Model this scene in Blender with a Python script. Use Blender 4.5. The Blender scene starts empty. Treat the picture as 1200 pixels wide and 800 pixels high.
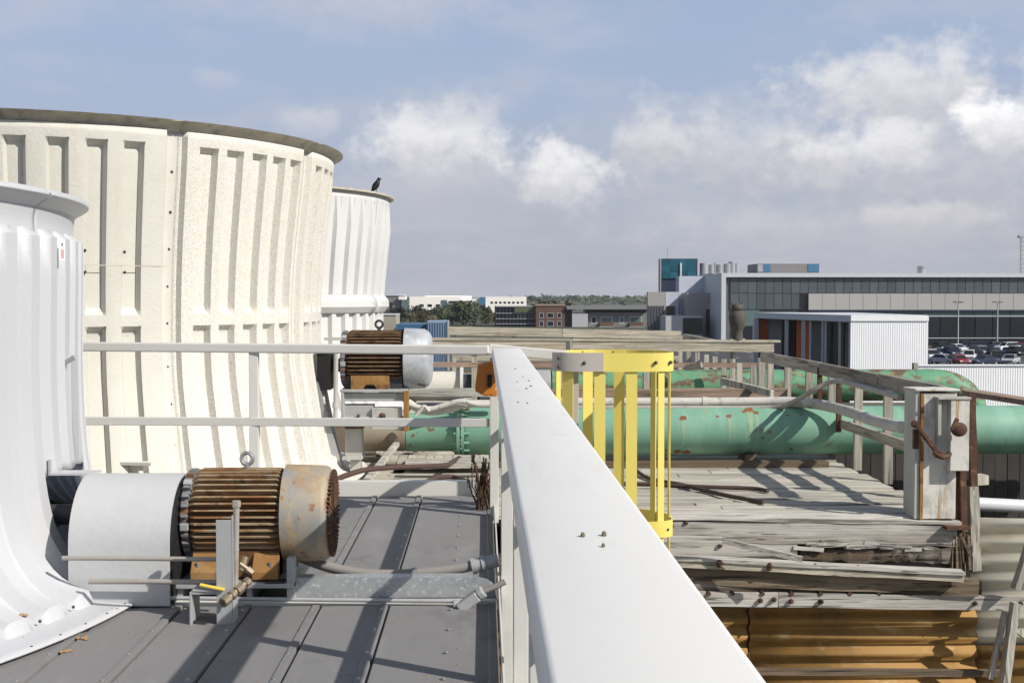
import bpy, bmesh, math, random
import numpy as np
from mathutils import Vector, Matrix
random.seed(7)
S = bpy.context.scene
C = S.collection
R = math.radians
# ------------------------------------------------------------------ camera
F = 1450.0                      # focal length in photo pixels (1200 wide)
EYE = Vector((0, 0, 1.3))
YAW = math.atan(33 / F); PITCH = math.atan(50 / F)
cam = bpy.data.cameras.new('camera'); co = bpy.data.objects.new('camera', cam); C.objects.link(co)
co.location = EYE; co.rotation_euler = (R(90) - PITCH, 0, -YAW)
cam.lens = 36 * F / 1200; cam.sensor_width = 36; cam.clip_start = .05; cam.clip_end = 12000
S.camera = co
S.view_settings.view_transform = 'Standard'; S.view_settings.look = 'None'
S.view_settings.exposure = 0.3; S.view_settings.gamma = 1
# ------------------------------------------------------------------ sun
SUNV = Vector((1.12, -0.7, 1.0)).normalized()
sl = bpy.data.lights.new('sun', 'SUN'); so = bpy.data.objects.new('sun', sl); C.objects.link(so)
sl.energy = 4.2; sl.angle = R(.5); sl.color = (1, .95, .87)
so.rotation_euler = (-SUNV).to_track_quat('-Z', 'Y').to_euler(); so.location = (20, -10, 30)
ELEV = math.asin(SUNV.z); AZ = math.atan2(SUNV.x, SUNV.y)
# ------------------------------------------------------------------ world: sky with clouds
W = bpy.data.worlds.new('World'); S.world = W; W.use_nodes = True
nt = W.node_tree; nt.nodes.clear()
def nd(t, tree=None, **k):
    n = (tree or nt).nodes.new(t)
    for a, b in k.items(): setattr(n, a, b)
    return n
def M(op, a, b=None, c=None, tree=None, clamp=False):
    tree = tree or nt
    n = tree.nodes.new('ShaderNodeMath'); n.operation = op; n.use_clamp = clamp
    for i, v in enumerate((a, b, c)):
        if v is None: continue
        if isinstance(v, (int, float)): n.inputs[i].default_value = v
        else: tree.links.new(v, n.inputs[i])
    return n.outputs[0]
def mixc(f, a, b, tree=None, blend='MIX'):
    tree = tree or nt
    n = tree.nodes.new('ShaderNodeMix'); n.data_type = 'RGBA'; n.blend_type = blend
    for i, v in ((0, f), (6, a), (7, b)):
        if isinstance(v, (int, float)): n.inputs[i].default_value = v
        elif isinstance(v, tuple): n.inputs[i].default_value = (*v, 1)
        else: tree.links.new(v, n.inputs[i])
    return n.outputs[2]
def sstep(v, lo, hi, tree=None):
    tree = tree or nt
    n = tree.nodes.new('ShaderNodeMapRange'); n.interpolation_type = 'SMOOTHSTEP'
    tree.links.new(v, n.inputs[0]); n.inputs[1].default_value = lo; n.inputs[2].default_value = hi
    return n.outputs[0]
sky = nd('ShaderNodeTexSky', sky_type='NISHITA', sun_disc=False, sun_elevation=ELEV, sun_rotation=AZ,
         air_density=1.0, dust_density=2.0, ozone_density=1.3)
tc = nd('ShaderNodeTexCoord')
sep = nd('ShaderNodeSeparateXYZ'); nt.links.new(tc.outputs['Generated'], sep.inputs[0])
az = M('ARCTAN2', sep.outputs[0], sep.outputs[1])
el = M('ARCTAN2', sep.outputs[2], M('SQRT', M('ADD', M('MULTIPLY', sep.outputs[0], sep.outputs[0]), M('MULTIPLY', sep.outputs[1], sep.outputs[1]))))
comb = nd('ShaderNodeCombineXYZ'); nt.links.new(az, comb.inputs[0]); nt.links.new(el, comb.inputs[1])
def wnoise(scale, detail=7, rough=.55, st=(1, 1, 1), off=0):
    mp = nd('ShaderNodeMapping'); mp.inputs['Scale'].default_value = st; mp.inputs['Location'].default_value = (off, off * .7, 0)
    nt.links.new(comb.outputs[0], mp.inputs[0])
    n = nd('ShaderNodeTexNoise'); n.inputs['Scale'].default_value = scale; n.inputs['Detail'].default_value = detail
    n.inputs['Roughness'].default_value = rough; nt.links.new(mp.outputs[0], n.inputs['Vector'])
    return n.outputs['Fac'], n.outputs['Color']
n1, c1 = wnoise(26, 7, .58)
n2, c2 = wnoise(9, 6, .55, (1, 2.4, 1), 3.1)
n3, c3 = wnoise(60, 5, .6, (1, 1.3, 1), 1.7)
def blob(px, py, rx, ry):
    # an elliptical cloud at an azimuth / elevation, edges broken up by noise; returns mask and height in the cloud
    ca, ce = (px - 567) / F, (350 - py) / F
    dx = M('MULTIPLY', M('SUBTRACT', az, ca), F / rx); dy = M('MULTIPLY', M('SUBTRACT', el, ce), F / ry)
    dyb = M('MULTIPLY', M('MINIMUM', dy, 0.0), 1.25)           # flatter base
    dy2 = M('ADD', M('MAXIMUM', dy, 0.0), dyb)
    d = M('SQRT', M('ADD', M('MULTIPLY', dx, dx), M('MULTIPLY', dy2, dy2)))
    d = M('ADD', d, M('MULTIPLY', M('SUBTRACT', n1, .5), -2.3))
    d = M('ADD', d, M('MULTIPLY', M('SUBTRACT', n3, .5), -.7))
    return d, dy
gain = 10.0                                                    # 1 / background strength
def col(r, g, b): return (r * gain, g * gain, b * gain)
def wmix(f, c): 
    global cur
    cur = mixc(f, cur, c)
# clear sky: Nishita, washed towards a pale lilac haze near the horizon
cur = mixc(1.0, sky.outputs[0], (.66, .70, .76), blend='MULTIPLY')
lowhaze = M('SUBTRACT', 1.0, sstep(el, .0, .24))
wmix(M('MULTIPLY', lowhaze, .80), col(.385, .40, .46))
wmix(M('MULTIPLY', M('SUBTRACT', 1.0, sstep(el, .20, .55)), .78), mixc(sstep(el, .0, .22), col(.375, .39, .445), col(.345, .425, .585)))
# thin veils and far streaks
veil = M('MULTIPLY', sstep(n2, .42, .72), M('SUBTRACT', 1.0, sstep(el, .30, .9)))
wmix(M('MULTIPLY', veil, .42), col(.47, .475, .525))
strk, _ = wnoise(14, 6, .6, (1, 5, 1), 8.3)
wmix(M('MULTIPLY', M('MULTIPLY', sstep(strk, .46, .7), M('SUBTRACT', 1.0, sstep(el, .06, .14))), .42), col(.46, .46, .505))
for (px, py, rx, ry, soft, am, top, bot) in [
        (420, 20, 150, 44, .9, .55, (.50, .51, .57), (.43, .45, .53)),
        (880, 185, 190, 62, .75, .72, (.60, .60, .62), (.43, .43, .475)),
        (760, 175, 60, 34, .6, .7, (.60, .60, .62), (.45, .45, .49)),
        (940, 275, 220, 34, .9, .55, (.52, .52, .545), (.42, .42, .47)),
        (1110, 205, 170, 80, .8, .7, (.54, .54, .565), (.42, .42, .47)),
        (1060, 262, 70, 20, .6, .6, (.60, .59, .60), (.45, .45, .49)),
        (570, 225, 190, 50, .9, .6, (.47, .475, .52), (.41, .415, .475)),
        (1040, 120, 122, 50, .6, .9, (.66, .66, .675), (.48, .48, .525)),
        (514, 178, 98, 50, .6, .95, (.70, .70, .71), (.47, .47, .52)),
        (545, 130, 60, 26, .7, .55, (.56, .57, .60), (.46, .47, .54)),
        (660, 214, 64, 42, .55, .95, (.72, .72, .73), (.48, .48, .53)),
        (1140, 166, 46, 38, .5, .95, (.86, .86, .86), (.52, .52, .56)),
        (1215, 120, 60, 30, .6, .8, (.68, .68, .69), (.5, .5, .54)),
        (1000, 188, 90, 36, .6, .8, (.72, .72, .73), (.5, .5, .54)),
        (372, 150, 36, 22, .6, .6, (.56, .565, .60), (.46, .47, .54)),
        (262, 104, 24, 14, .8, .4, (.52, .53, .58), (.46, .47, .54)),
        (60, 40, 120, 30, .9, .3, (.46, .48, .55), (.42, .45, .54)),
        (-250, 170, 160, 60, .6, .85, (.72, .72, .73), (.48, .48, .53)),
        (1560, 150, 190, 70, .6, .85, (.74, .74, .75), (.48, .48, .53))]:
    d, dy = blob(px, py, rx, ry)
    m = M('SUBTRACT', 1.0, sstep(d, 1.0 - soft, 1.0 + soft * .5))
    cc = mixc(sstep(M('ADD', dy, M('MULTIPLY', M('SUBTRACT', n3, .5), 1.6)), -.75, .75), col(*bot), col(*top))
    wmix(M('MULTIPLY', m, am), cc)
# the rest of the sky: scattered cumulus, all round and overhead
n4, _ = wnoise(3.2, 7, .55, (1, 1.6, 1), 5.0)
oth = M('MULTIPLY', sstep(n4, .54, .66), sstep(el, .30, .5))
wmix(M('MULTIPLY', oth, .7), col(.62, .62, .65))
bg = nd('ShaderNodeBackground'); bg.inputs[1].default_value = .1
nt.links.new(cur, bg.inputs[0])
ow = nd('ShaderNodeOutputWorld'); nt.links.new(bg.outputs[0], ow.inputs[0])

# ------------------------------------------------------------------ picture helpers: where a pixel's ray meets a plane
_cy, _sy, _cp, _sp = math.cos(YAW), math.sin(YAW), math.cos(PITCH), math.sin(PITCH)
def ray(px, py):
    u, v = (px - 600) / F, (400 - py) / F
    d = _cp + v * _sp; z = v * _cp - _sp
    return Vector((u * _cy + d * _sy, -u * _sy + d * _cy, z))
def atY(px, py, Y): r = ray(px, py); return EYE + r * (Y / r.y)
def atZ(px, py, z): r = ray(px, py); return EYE + r * ((z - EYE.z) / r.z)

# ------------------------------------------------------------------ materials
def mat(name, base, rough=.6, metal=0, var=.08, vs=3, layers=(), bump=0, bs=40, bst=(1, 1, 1), rnd=0, spec=.4, vst=(1, 1, 1)):
    m = bpy.data.materials.new(name); m.use_nodes = True
    t = m.node_tree; b = t.nodes['Principled BSDF']
    tcn = t.nodes.new('ShaderNodeTexCoord'); oi = t.nodes.new('ShaderNodeObjectInfo')
    add = t.nodes.new('ShaderNodeVectorMath'); add.operation = 'ADD'
    cmb = t.nodes.new('ShaderNodeCombineXYZ')
    for i, k in enumerate((37, 23, 51)): t.links.new(M('MULTIPLY', oi.outputs['Random'], k, tree=t), cmb.inputs[i])
    t.links.new(tcn.outputs['Object'], add.inputs[0]); t.links.new(cmb.outputs[0], add.inputs[1])
    def noise(sc, st=(1, 1, 1), det=5, rg=.6, off=0):
        mp = t.nodes.new('ShaderNodeMapping'); mp.inputs['Scale'].default_value = st; mp.inputs['Location'].default_value = (off, off, off)
        t.links.new(add.outputs[0], mp.inputs[0])
        n = t.nodes.new('ShaderNodeTexNoise'); n.inputs['Scale'].default_value = sc; n.inputs['Detail'].default_value = det
        n.inputs['Roughness'].default_value = rg; t.links.new(mp.outputs[0], n.inputs['Vector'])
        return n.outputs['Fac']
    nv = noise(vs, vst)
    k = M('MULTIPLY_ADD', M('SUBTRACT', nv, .5, tree=t), 4 * var, 1.0, tree=t)
    if rnd: k = M('MULTIPLY', k, M('MULTIPLY_ADD', M('SUBTRACT', oi.outputs['Random'], .5, tree=t), 2 * rnd, 1.0, tree=t), tree=t)
    vm = t.nodes.new('ShaderNodeVectorMath'); vm.operation = 'SCALE'; vm.inputs[0].default_value = base
    t.links.new(k, vm.inputs['Scale'])
    cur = vm.outputs[0]
    for i, L in enumerate(layers):
        f = sstep(noise(L['s'], L.get('st', (1, 1, 1)), L.get('d', 5), L.get('r', .6), 11.3 * (i + 1)), L['lo'], L['hi'], t)
        f = M('MULTIPLY', f, L.get('a', 1.0), tree=t)
        cur = mixc(f, cur, tuple(L['c']), t)
    t.links.new(cur, b.inputs['Base Color'])
    b.inputs['Roughness'].default_value = rough; b.inputs['Metallic'].default_value = metal
    b.inputs['Specular IOR Level'].default_value = spec
    if bump:
        bn = t.nodes.new('ShaderNodeBump'); bn.inputs['Strength'].default_value = 1; bn.inputs['Distance'].default_value = bump
        t.links.new(noise(bs, bst, 4), bn.inputs['Height']); t.links.new(bn.outputs[0], b.inputs['Normal'])
    return m
def wood(name, base, axis, rough=.9, dark=(.05, .045, .04), a=.75, rnd=.2, pale=None, crack=.56):
    def S(o, al): v = [o] * 3; v[axis] = al; return tuple(v)
    ly = [dict(c=tuple(x * .55 for x in base), s=1.0, st=S(26, 1.1), lo=.45, hi=.62, a=.55, d=6),
          dict(c=dark, s=1.3, st=S(14, .6), lo=crack, hi=crack + .12, a=a), dict(c=dark, s=1.0, st=S(60, 1.3), lo=.60, hi=.66, a=.85, d=3),
          dict(c=dark, s=2.6, lo=.62, hi=.76, a=.5), dict(c=(.24, .165, .095), s=1.1, st=S(5, .5), lo=.56, hi=.72, a=.4)]
    if pale: ly.insert(1, dict(c=pale, s=1.6, st=S(5, .35), lo=.42, hi=.62, a=.7))
    return mat(name, base, rough, 0, .14, 1.5, ly, .007, 1.0, S(42, 1.4), rnd, .12, S(30, 1.2))
MT = {}
MT['frp'] = mat('white_fibreglass', (.70, .69, .655), .45, 0, .02, 2, [dict(c=(.58, .56, .52), s=7, st=(3, .3, 1), lo=.5, hi=.75, a=.4), dict(c=(.52, .50, .46), s=30, st=(1, .25, 1), lo=.6, hi=.8, a=.4), dict(c=(.40, .38, .35), s=60, lo=.735, hi=.78, a=.5)], .00015, 260)
MT['rail'] = mat('ivory_rail', (.60, .59, .55), .5, 0, .03, 2, [dict(c=(.42, .40, .36), s=4, st=(1, 1, 1), lo=.6, hi=.78, a=.35)], .0005, 150)
MT['deckp'] = mat('grey_deck_panel', (.19, .187, .185), .75, 0, .06, 1.2, [dict(c=(.26, .25, .25), s=3, st=(2, .5, 1), lo=.52, hi=.72, a=.5), dict(c=(.12, .115, .115), s=5, st=(1, .6, 1), lo=.55, hi=.72, a=.5), dict(c=(.4, .38, .36), s=55, lo=.70, hi=.76, a=.5)], .0008, 260, rnd=.04)
MT['nearst'] = mat('white_gelcoat', (.475, .483, .50), .4, 0, .02, 1.2, [dict(c=(.40, .39, .37), s=2.6, st=(2, 2, .3), lo=.52, hi=.8, a=.4), dict(c=(.45, .40, .33), s=14, lo=.70, hi=.8, a=.4)], .001, 60)
MT['cream'] = mat('rough_cream_fibreglass', (.64, .62, .565), .8, 0, .09, 40, [dict(c=(.46, .42, .36), s=50, lo=.5, hi=.68, a=.6), dict(c=(.56, .51, .42), s=2.5, st=(3, 3, .4), lo=.52, hi=.75, a=.45)], .007, 70)
MT['creams'] = mat('smooth_cream_fibreglass', (.57, .555, .50), .65, 0, .04, 6, [dict(c=(.60, .50, .38), s=18, lo=.58, hi=.75, a=.4), dict(c=(.55, .47, .37), s=2.2, st=(3, 3, .4), lo=.56, hi=.75, a=.4)], .003, 40)
MT['lip'] = mat('rim_shade_and_joint', (.52, .48, .40), .8, 0, .1, 5, [dict(c=(.22, .2, .16), s=9, lo=.45, hi=.7, a=.6)])  # rim darker than the walls, its underside shade put into the colour
MT['greylip'] = mat('grey_rim', (.46, .47, .48), .6, 0, .05, 5)
MT['farst'] = mat('far_white_fibreglass', (.55, .55, .545), .6, 0, .03, 2)
MT['bolt'] = mat('dark_bolt', (.08, .075, .07), .5, .5)
MT['galvbolt'] = mat('zinc_bolt', (.45, .45, .44), .4, .8)
RUST = [dict(c=(.23, .105, .035), s=4, lo=.45, hi=.60, a=.9), dict(c=(.10, .045, .02), s=9, lo=.50, hi=.66, a=.8), dict(c=(.36, .20, .07), s=14, lo=.58, hi=.7, a=.7)]
MT['rustfin'] = mat('rusty_cast_iron', (.13, .07, .03), .85, .1, .12, 6, [dict(c=(.20, .12, .06), s=2.4, lo=.55, hi=.72, a=.4)] + RUST[1:], .002, 60)
MT['rustfin2'] = mat('brown_cast_iron', (.06, .04, .025), .8, .1, .12, 6, [dict(c=(.2, .1, .04), s=5, lo=.5, hi=.65, a=.8), dict(c=(.04, .025, .02), s=9, lo=.5, hi=.66, a=.8)], .002, 60)
MT['rustfine'] = mat('lit_rusty_fins', (.36, .27, .165), .8, .1, .12, 6, [dict(c=(.24, .11, .035), s=5, lo=.44, hi=.60, a=.85), dict(c=(.09, .045, .02), s=11, lo=.54, hi=.68, a=.7)], .001, 60)  # fins lighter than the body, their lit edges put into the colour
MT['rustfin2e'] = mat('lit_brown_fins', (.19, .12, .07), .8, .1, .12, 6, [dict(c=(.13, .065, .03), s=5, lo=.46, hi=.62, a=.85), dict(c=(.04, .025, .02), s=9, lo=.5, hi=.66, a=.8)], .001, 60)  # the darker motor's fins get the same painted lit tone
MT['fancover'] = mat('grey_paint_rust_patches', (.25, .255, .24), .6, .1, .14, 4, [dict(c=(.40, .29, .16), s=3.2, st=(1, 1, .7), lo=.40, hi=.58, a=.75)] + [dict(c=(.33, .19, .08), s=5.5, st=(1, 1, .8), lo=.52, hi=.66, a=.75), dict(c=(.22, .09, .03), s=16, lo=.56, hi=.66, a=.8), dict(c=(.46, .34, .17), s=9, st=(1.4, 1.4, .5), lo=.55, hi=.7, a=.6)], .001, 70)
MT['fancover2'] = mat('galvanised_cover', (.40, .42, .45), .55, .2, .14, 5, [dict(c=(.25, .26, .28), s=6, lo=.48, hi=.66, a=.6), dict(c=(.55, .56, .57), s=14, lo=.56, hi=.66, a=.6)], .001, 50)
MT['endbell'] = mat('grey_cast_end', (.24, .25, .26), .6, .3, .1, 6, [dict(c=(.28, .13, .05), s=6, lo=.5, hi=.62, a=.8)])
MT['ochre'] = mat('ochre_rust', (.25, .13, .04), .85, 0, .15, 6, RUST[1:2] + [dict(c=(.34, .21, .08), s=7, lo=.5, hi=.65, a=.7)])
MT['redrust'] = mat('red_rust_steel', (.085, .042, .025), .85, 0, .15, 8, [dict(c=(.06, .03, .02), s=10, lo=.5, hi=.65, a=.8), dict(c=(.24, .12, .06), s=15, lo=.56, hi=.68, a=.7)])
MT['redrust2'] = mat('orange_rust', (.22, .085, .04), .9, 0, .15, 8)
MT['black'] = mat('black_parts_and_shade', (.012, .012, .013), .6)  # black for real parts and for the shaded end of the guard
MT['darkm'] = mat('dark_steel', (.05, .05, .055), .5, .3, .1, 5)
MT['galv'] = mat('galvanised_steel', (.40, .415, .42), .42, .45, .1, 14, [dict(c=(.62, .63, .63), s=45, lo=.55, hi=.62, a=.85), dict(c=(.30, .31, .32), s=30, lo=.58, hi=.66, a=.5), dict(c=(.40, .26, .11), s=3, lo=.60, hi=.70, a=.75)], .0006, 60)
MT['steelgrey'] = mat('grey_painted_steel', (.36, .37, .37), .5, .1, .06, 5, [dict(c=(.30, .2, .12), s=7, lo=.62, hi=.75, a=.5)])
MT['conduit'] = mat('old_grey_conduit', (.36, .335, .30), .55, .25, .1, 6, [dict(c=(.28, .2, .13), s=7, lo=.52, hi=.7, a=.6)])
MT['flex'] = mat('grey_flex_conduit', (.25, .235, .215), .6, 0, .08, 6)
MT['brass'] = mat('dull_brass', (.30, .24, .17), .4, .6, .15, 20)
MT['guard'] = mat('pale_grey_guard', (.46, .465, .47), .6, 0, .02, 6, (), .0025, 22)
MT['yellow'] = mat('yellow_fibreglass', (.72, .60, .145), .5, 0, .03, 4, [dict(c=(.66, .56, .25), s=5, lo=.6, hi=.8, a=.3)])
MT['yhandle'] = mat('yellow_plastic', (.72, .52, .08), .5)
MT['tan'] = mat('taupe_fibreglass', (.47, .43, .385), .55, 0, .03, 5)
MT['orange'] = mat('orange_plastic', (.50, .17, .025), .5, 0, .06, 6)
MT['green'] = mat('green_pipe_paint', (.185, .365, .262), .5, 0, .08, 1.2, [dict(c=(.27, .47, .37), s=1.3, st=(3, 1, .6), lo=.5, hi=.72, a=.6), dict(c=(.36, .36, .18), s=2.4, st=(5, 1, .35), lo=.60, hi=.72, a=.5), dict(c=(.20, .08, .035), s=3.6, lo=.645, hi=.68, a=.9)], .001, 30)
MT['greenrust'] = mat('green_paint_heavy_rust', (.11, .29, .17), .6, 0, .12, 2, [dict(c=(.13, .065, .04), s=4, st=(1, 1, 1.6), lo=.47, hi=.60, a=.9), dict(c=(.30, .26, .12), s=8, lo=.54, hi=.66, a=.7)], .002, 25)
MT['brownpipe'] = mat('bare_brown_pipe', (.30, .26, .20), .7, 0, .12, 3, [dict(c=(.28, .15, .07), s=3, st=(4, 1, 1), lo=.55, hi=.7, a=.7)])
MT['hose'] = mat('brown_hose', (.07, .042, .032), .7, 0, .1, 6)
MT['wx'] = wood('grey_wood_along', (.41, .385, .34), 0, pale=(.56, .54, .50))
MT['wy'] = wood('grey_wood_away', (.34, .315, .27), 1)
MT['wz'] = wood('grey_wood_upright', (.42, .40, .34), 2, a=.45)
MT['wdeck'] = wood('bleached_plank', (.46, .425, .36), 0, pale=(.52, .52, .45), crack=.585)
MT['wold'] = wood('rotten_wood', (.36, .33, .285), 0, pale=(.54, .52, .48), a=.9, crack=.57)
MT['wrot'] = wood('black_rot_and_gap_shade', (.10, .08, .06), 0, dark=(.015, .012, .01), pale=(.34, .31, .27), a=.95, crack=.5)  # rotten wood; the same black paints the shaded gaps
MT['wbrown'] = wood('brown_beam_wood', (.20, .155, .11), 0, dark=(.03, .022, .015), pale=(.30, .24, .17), a=.8, crack=.52)  # darker brown wood with near-black cracks
MT['wdark'] = wood('dark_wood_and_shade', (.15, .115, .08), 0, dark=(.03, .025, .02))  # dark timbers, and the board that paints a shadow line
MT['wtan'] = wood('tan_weathered_wood', (.44, .40, .32), 0, a=.4)
MT['wred'] = wood('reddish_wood', (.34, .25, .19), 0)
MT['gboxw'] = mat('white_box_dirt_and_shade', (.62, .605, .55), .75, 0, .08, 4, [dict(c=(.30, .30, .28), s=6, st=(1, 1, .6), lo=.47, hi=.64, a=.65), dict(c=(.36, .2, .06), s=4, st=(4, 4, .25), lo=.56, hi=.68, a=.85), dict(c=(.16, .08, .03), s=9, lo=.66, hi=.72, a=.8)], .002, 30)  # grey blotches imitate patches of shade; rust and grime are real
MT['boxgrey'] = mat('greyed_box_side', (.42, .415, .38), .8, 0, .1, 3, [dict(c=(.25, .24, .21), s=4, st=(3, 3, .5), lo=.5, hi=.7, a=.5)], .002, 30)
MT['siding'] = mat('amber_stained_siding', (.32, .18, .052), .7, 0, .1, 1.5, [dict(c=(.16, .09, .03), s=1.6, st=(1.5, 1, .5), lo=.5, hi=.7, a=.6), dict(c=(.52, .42, .24), s=3, st=(1.5, 1, 4), lo=.56, hi=.72, a=.5), dict(c=(.12, .06, .02), s=9, st=(3, 1, 1), lo=.6, hi=.75, a=.4)], .001, 30)
MT['siding2'] = mat('pale_siding', (.76, .71, .57), .7, 0, .06, 2, [dict(c=(.62, .46, .22), s=2.2, st=(1, 1, 3), lo=.5, hi=.68, a=.6), dict(c=(.36, .33, .26), s=5, lo=.62, hi=.75, a=.4)])
MT['louvre'] = mat('dark_slat', (.045, .04, .037), .8, 0, .2, 4, rnd=.25)
MT['pvc'] = mat('grey_white_pipe', (.55, .56, .58), .45)
MT['wconduit'] = mat('white_flaking_conduit', (.50, .48, .44), .7, 0, .1, 5, [dict(c=(.22, .2, .18), s=7, st=(2, 1, 1), lo=.55, hi=.68, a=.7), dict(c=(.10, .24, .17), s=4, lo=.62, hi=.7, a=.7)], .002, 40)
MT['owl'] = mat('brown_owl_feathers', (.085, .075, .065), .8, 0, .25, 14, [dict(c=(.05, .045, .04), s=26, st=(1, 1, .5), lo=.5, hi=.6, a=.7)], .004, 40)
MT['bird'] = mat('black_feathers', (.015, .014, .016), .5, 0, .2, 30)
MT['beak'] = mat('grey_beak', (.08, .07, .06), .5)
MT['white'] = mat('white_label', (.8, .8, .78), .5)
MT['redink'] = mat('red_ink', (.6, .2, .17), .5)
MT['blackink'] = mat('black_ink', (.05, .05, .05), .5)
# far place
MT['ground'] = mat('dry_ground', (.075, .08, .05), .95, 0, .15, .02, [dict(c=(.04, .055, .03), s=.012, lo=.45, hi=.6, a=.8)])
MT['asphalt'] = mat('asphalt', (.055, .055, .058), .9, 0, .1, .3)
MT['paint'] = mat('road_paint', (.7, .7, .68), .7)
MT['corr'] = mat('white_corrugated_metal', (.84, .845, .86), .5, 0, .03, .3)
MT['panelgrey'] = mat('grey_cladding', (.42, .42, .44), .6, 0, .03, .2, rnd=.03)
MT['panelbrown'] = mat('taupe_cladding', (.34, .32, .31), .6, 0, .03, .2, rnd=.03)
MT['panelblue'] = mat('pale_blue_cladding', (.48, .51, .58), .5, 0, .03, .2, rnd=.03)
MT['paneltan'] = mat('warm_grey_panel', (.40, .385, .365), .6, 0, .03, .3, rnd=.04)
MT['frame'] = mat('pale_frame', (.56, .57, .60), .5)
MT['teal'] = mat('teal_panel', (.012, .085, .12), .3, 0, .25, .15, rnd=.2)
MT['navy'] = mat('navy_panel', (.03, .04, .075), .4, 0, .1, .2)
MT['bluep'] = mat('blue_panel', (.05, .15, .26), .5)
def glass(name, c, rough=.06, rnd=.25):
    m = mat(name, c, rough, 0, .15, .12, rnd=rnd, spec=.5); return m
MT['glass'] = glass('grey_glass', (.085, .105, .115), .12, .15)
MT['glassd'] = glass('dark_glass', (.018, .021, .027), .1)
MT['glassg'] = glass('green_glass', (.10, .15, .15), .12)
MT['mullion'] = mat('mullion', (.10, .11, .115), .5)
MT['orangew'] = mat('orange_wall', (.50, .12, .03), .6)
MT['brick'] = mat('brick_wall', (.12, .068, .052), .85, 0, .1, .5)
MT['officew'] = mat('office_white', (.86, .83, .77), .6, 0, .02, .2)
MT['officeg'] = mat('office_grey', (.19, .185, .18), .7, 0, .06, .2)
MT['roofg'] = mat('grey_roof', (.20, .20, .20), .8)
MT['blue'] = mat('blue_container', (.25, .34, .45), .55, 0, .1, .6, [dict(c=(.3, .3, .3), s=1.5, lo=.6, hi=.7, a=.5)])
MT['blued'] = mat('deep_blue_roof', (.05, .13, .23), .5, 0, .1, .6)
MT['beige'] = mat('beige_block', (.34, .31, .25), .8)
MT['leaf'] = mat('leaf', (.075, .092, .04), .8, 0, .25, .5, rnd=.35)
MT['leaf2'] = mat('olive_leaf', (.12, .105, .055), .8, 0, .25, .5, rnd=.3)
MT['leafd'] = mat('dark_leaf', (.05, .066, .042), .8, 0, .25, .5, rnd=.3)
MT['bark'] = mat('bark', (.07, .055, .04), .9)
MT['tyre'] = mat('tyre', (.015, .015, .016), .8)
MT['chrome'] = mat('wheel_rim', (.45, .45, .46), .35, .6)
MT['lamp'] = mat('car_headlight', (.75, .76, .78), .15)
MT['lampred'] = mat('tail_light', (.35, .02, .02), .3)
MT['carglass'] = glass('car_glass', (.015, .018, .022), .08, 0)
MT['pole'] = mat('pale_pole', (.42, .42, .42), .5, .3)
MT['twig'] = mat('dry_twig', (.10, .06, .04), .9, 0, .2, 30)
MT['drop'] = mat('dropping', (.16, .14, .10), .9)
MT['leafdry'] = mat('dry_leaf', (.32, .20, .10), .8)

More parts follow.
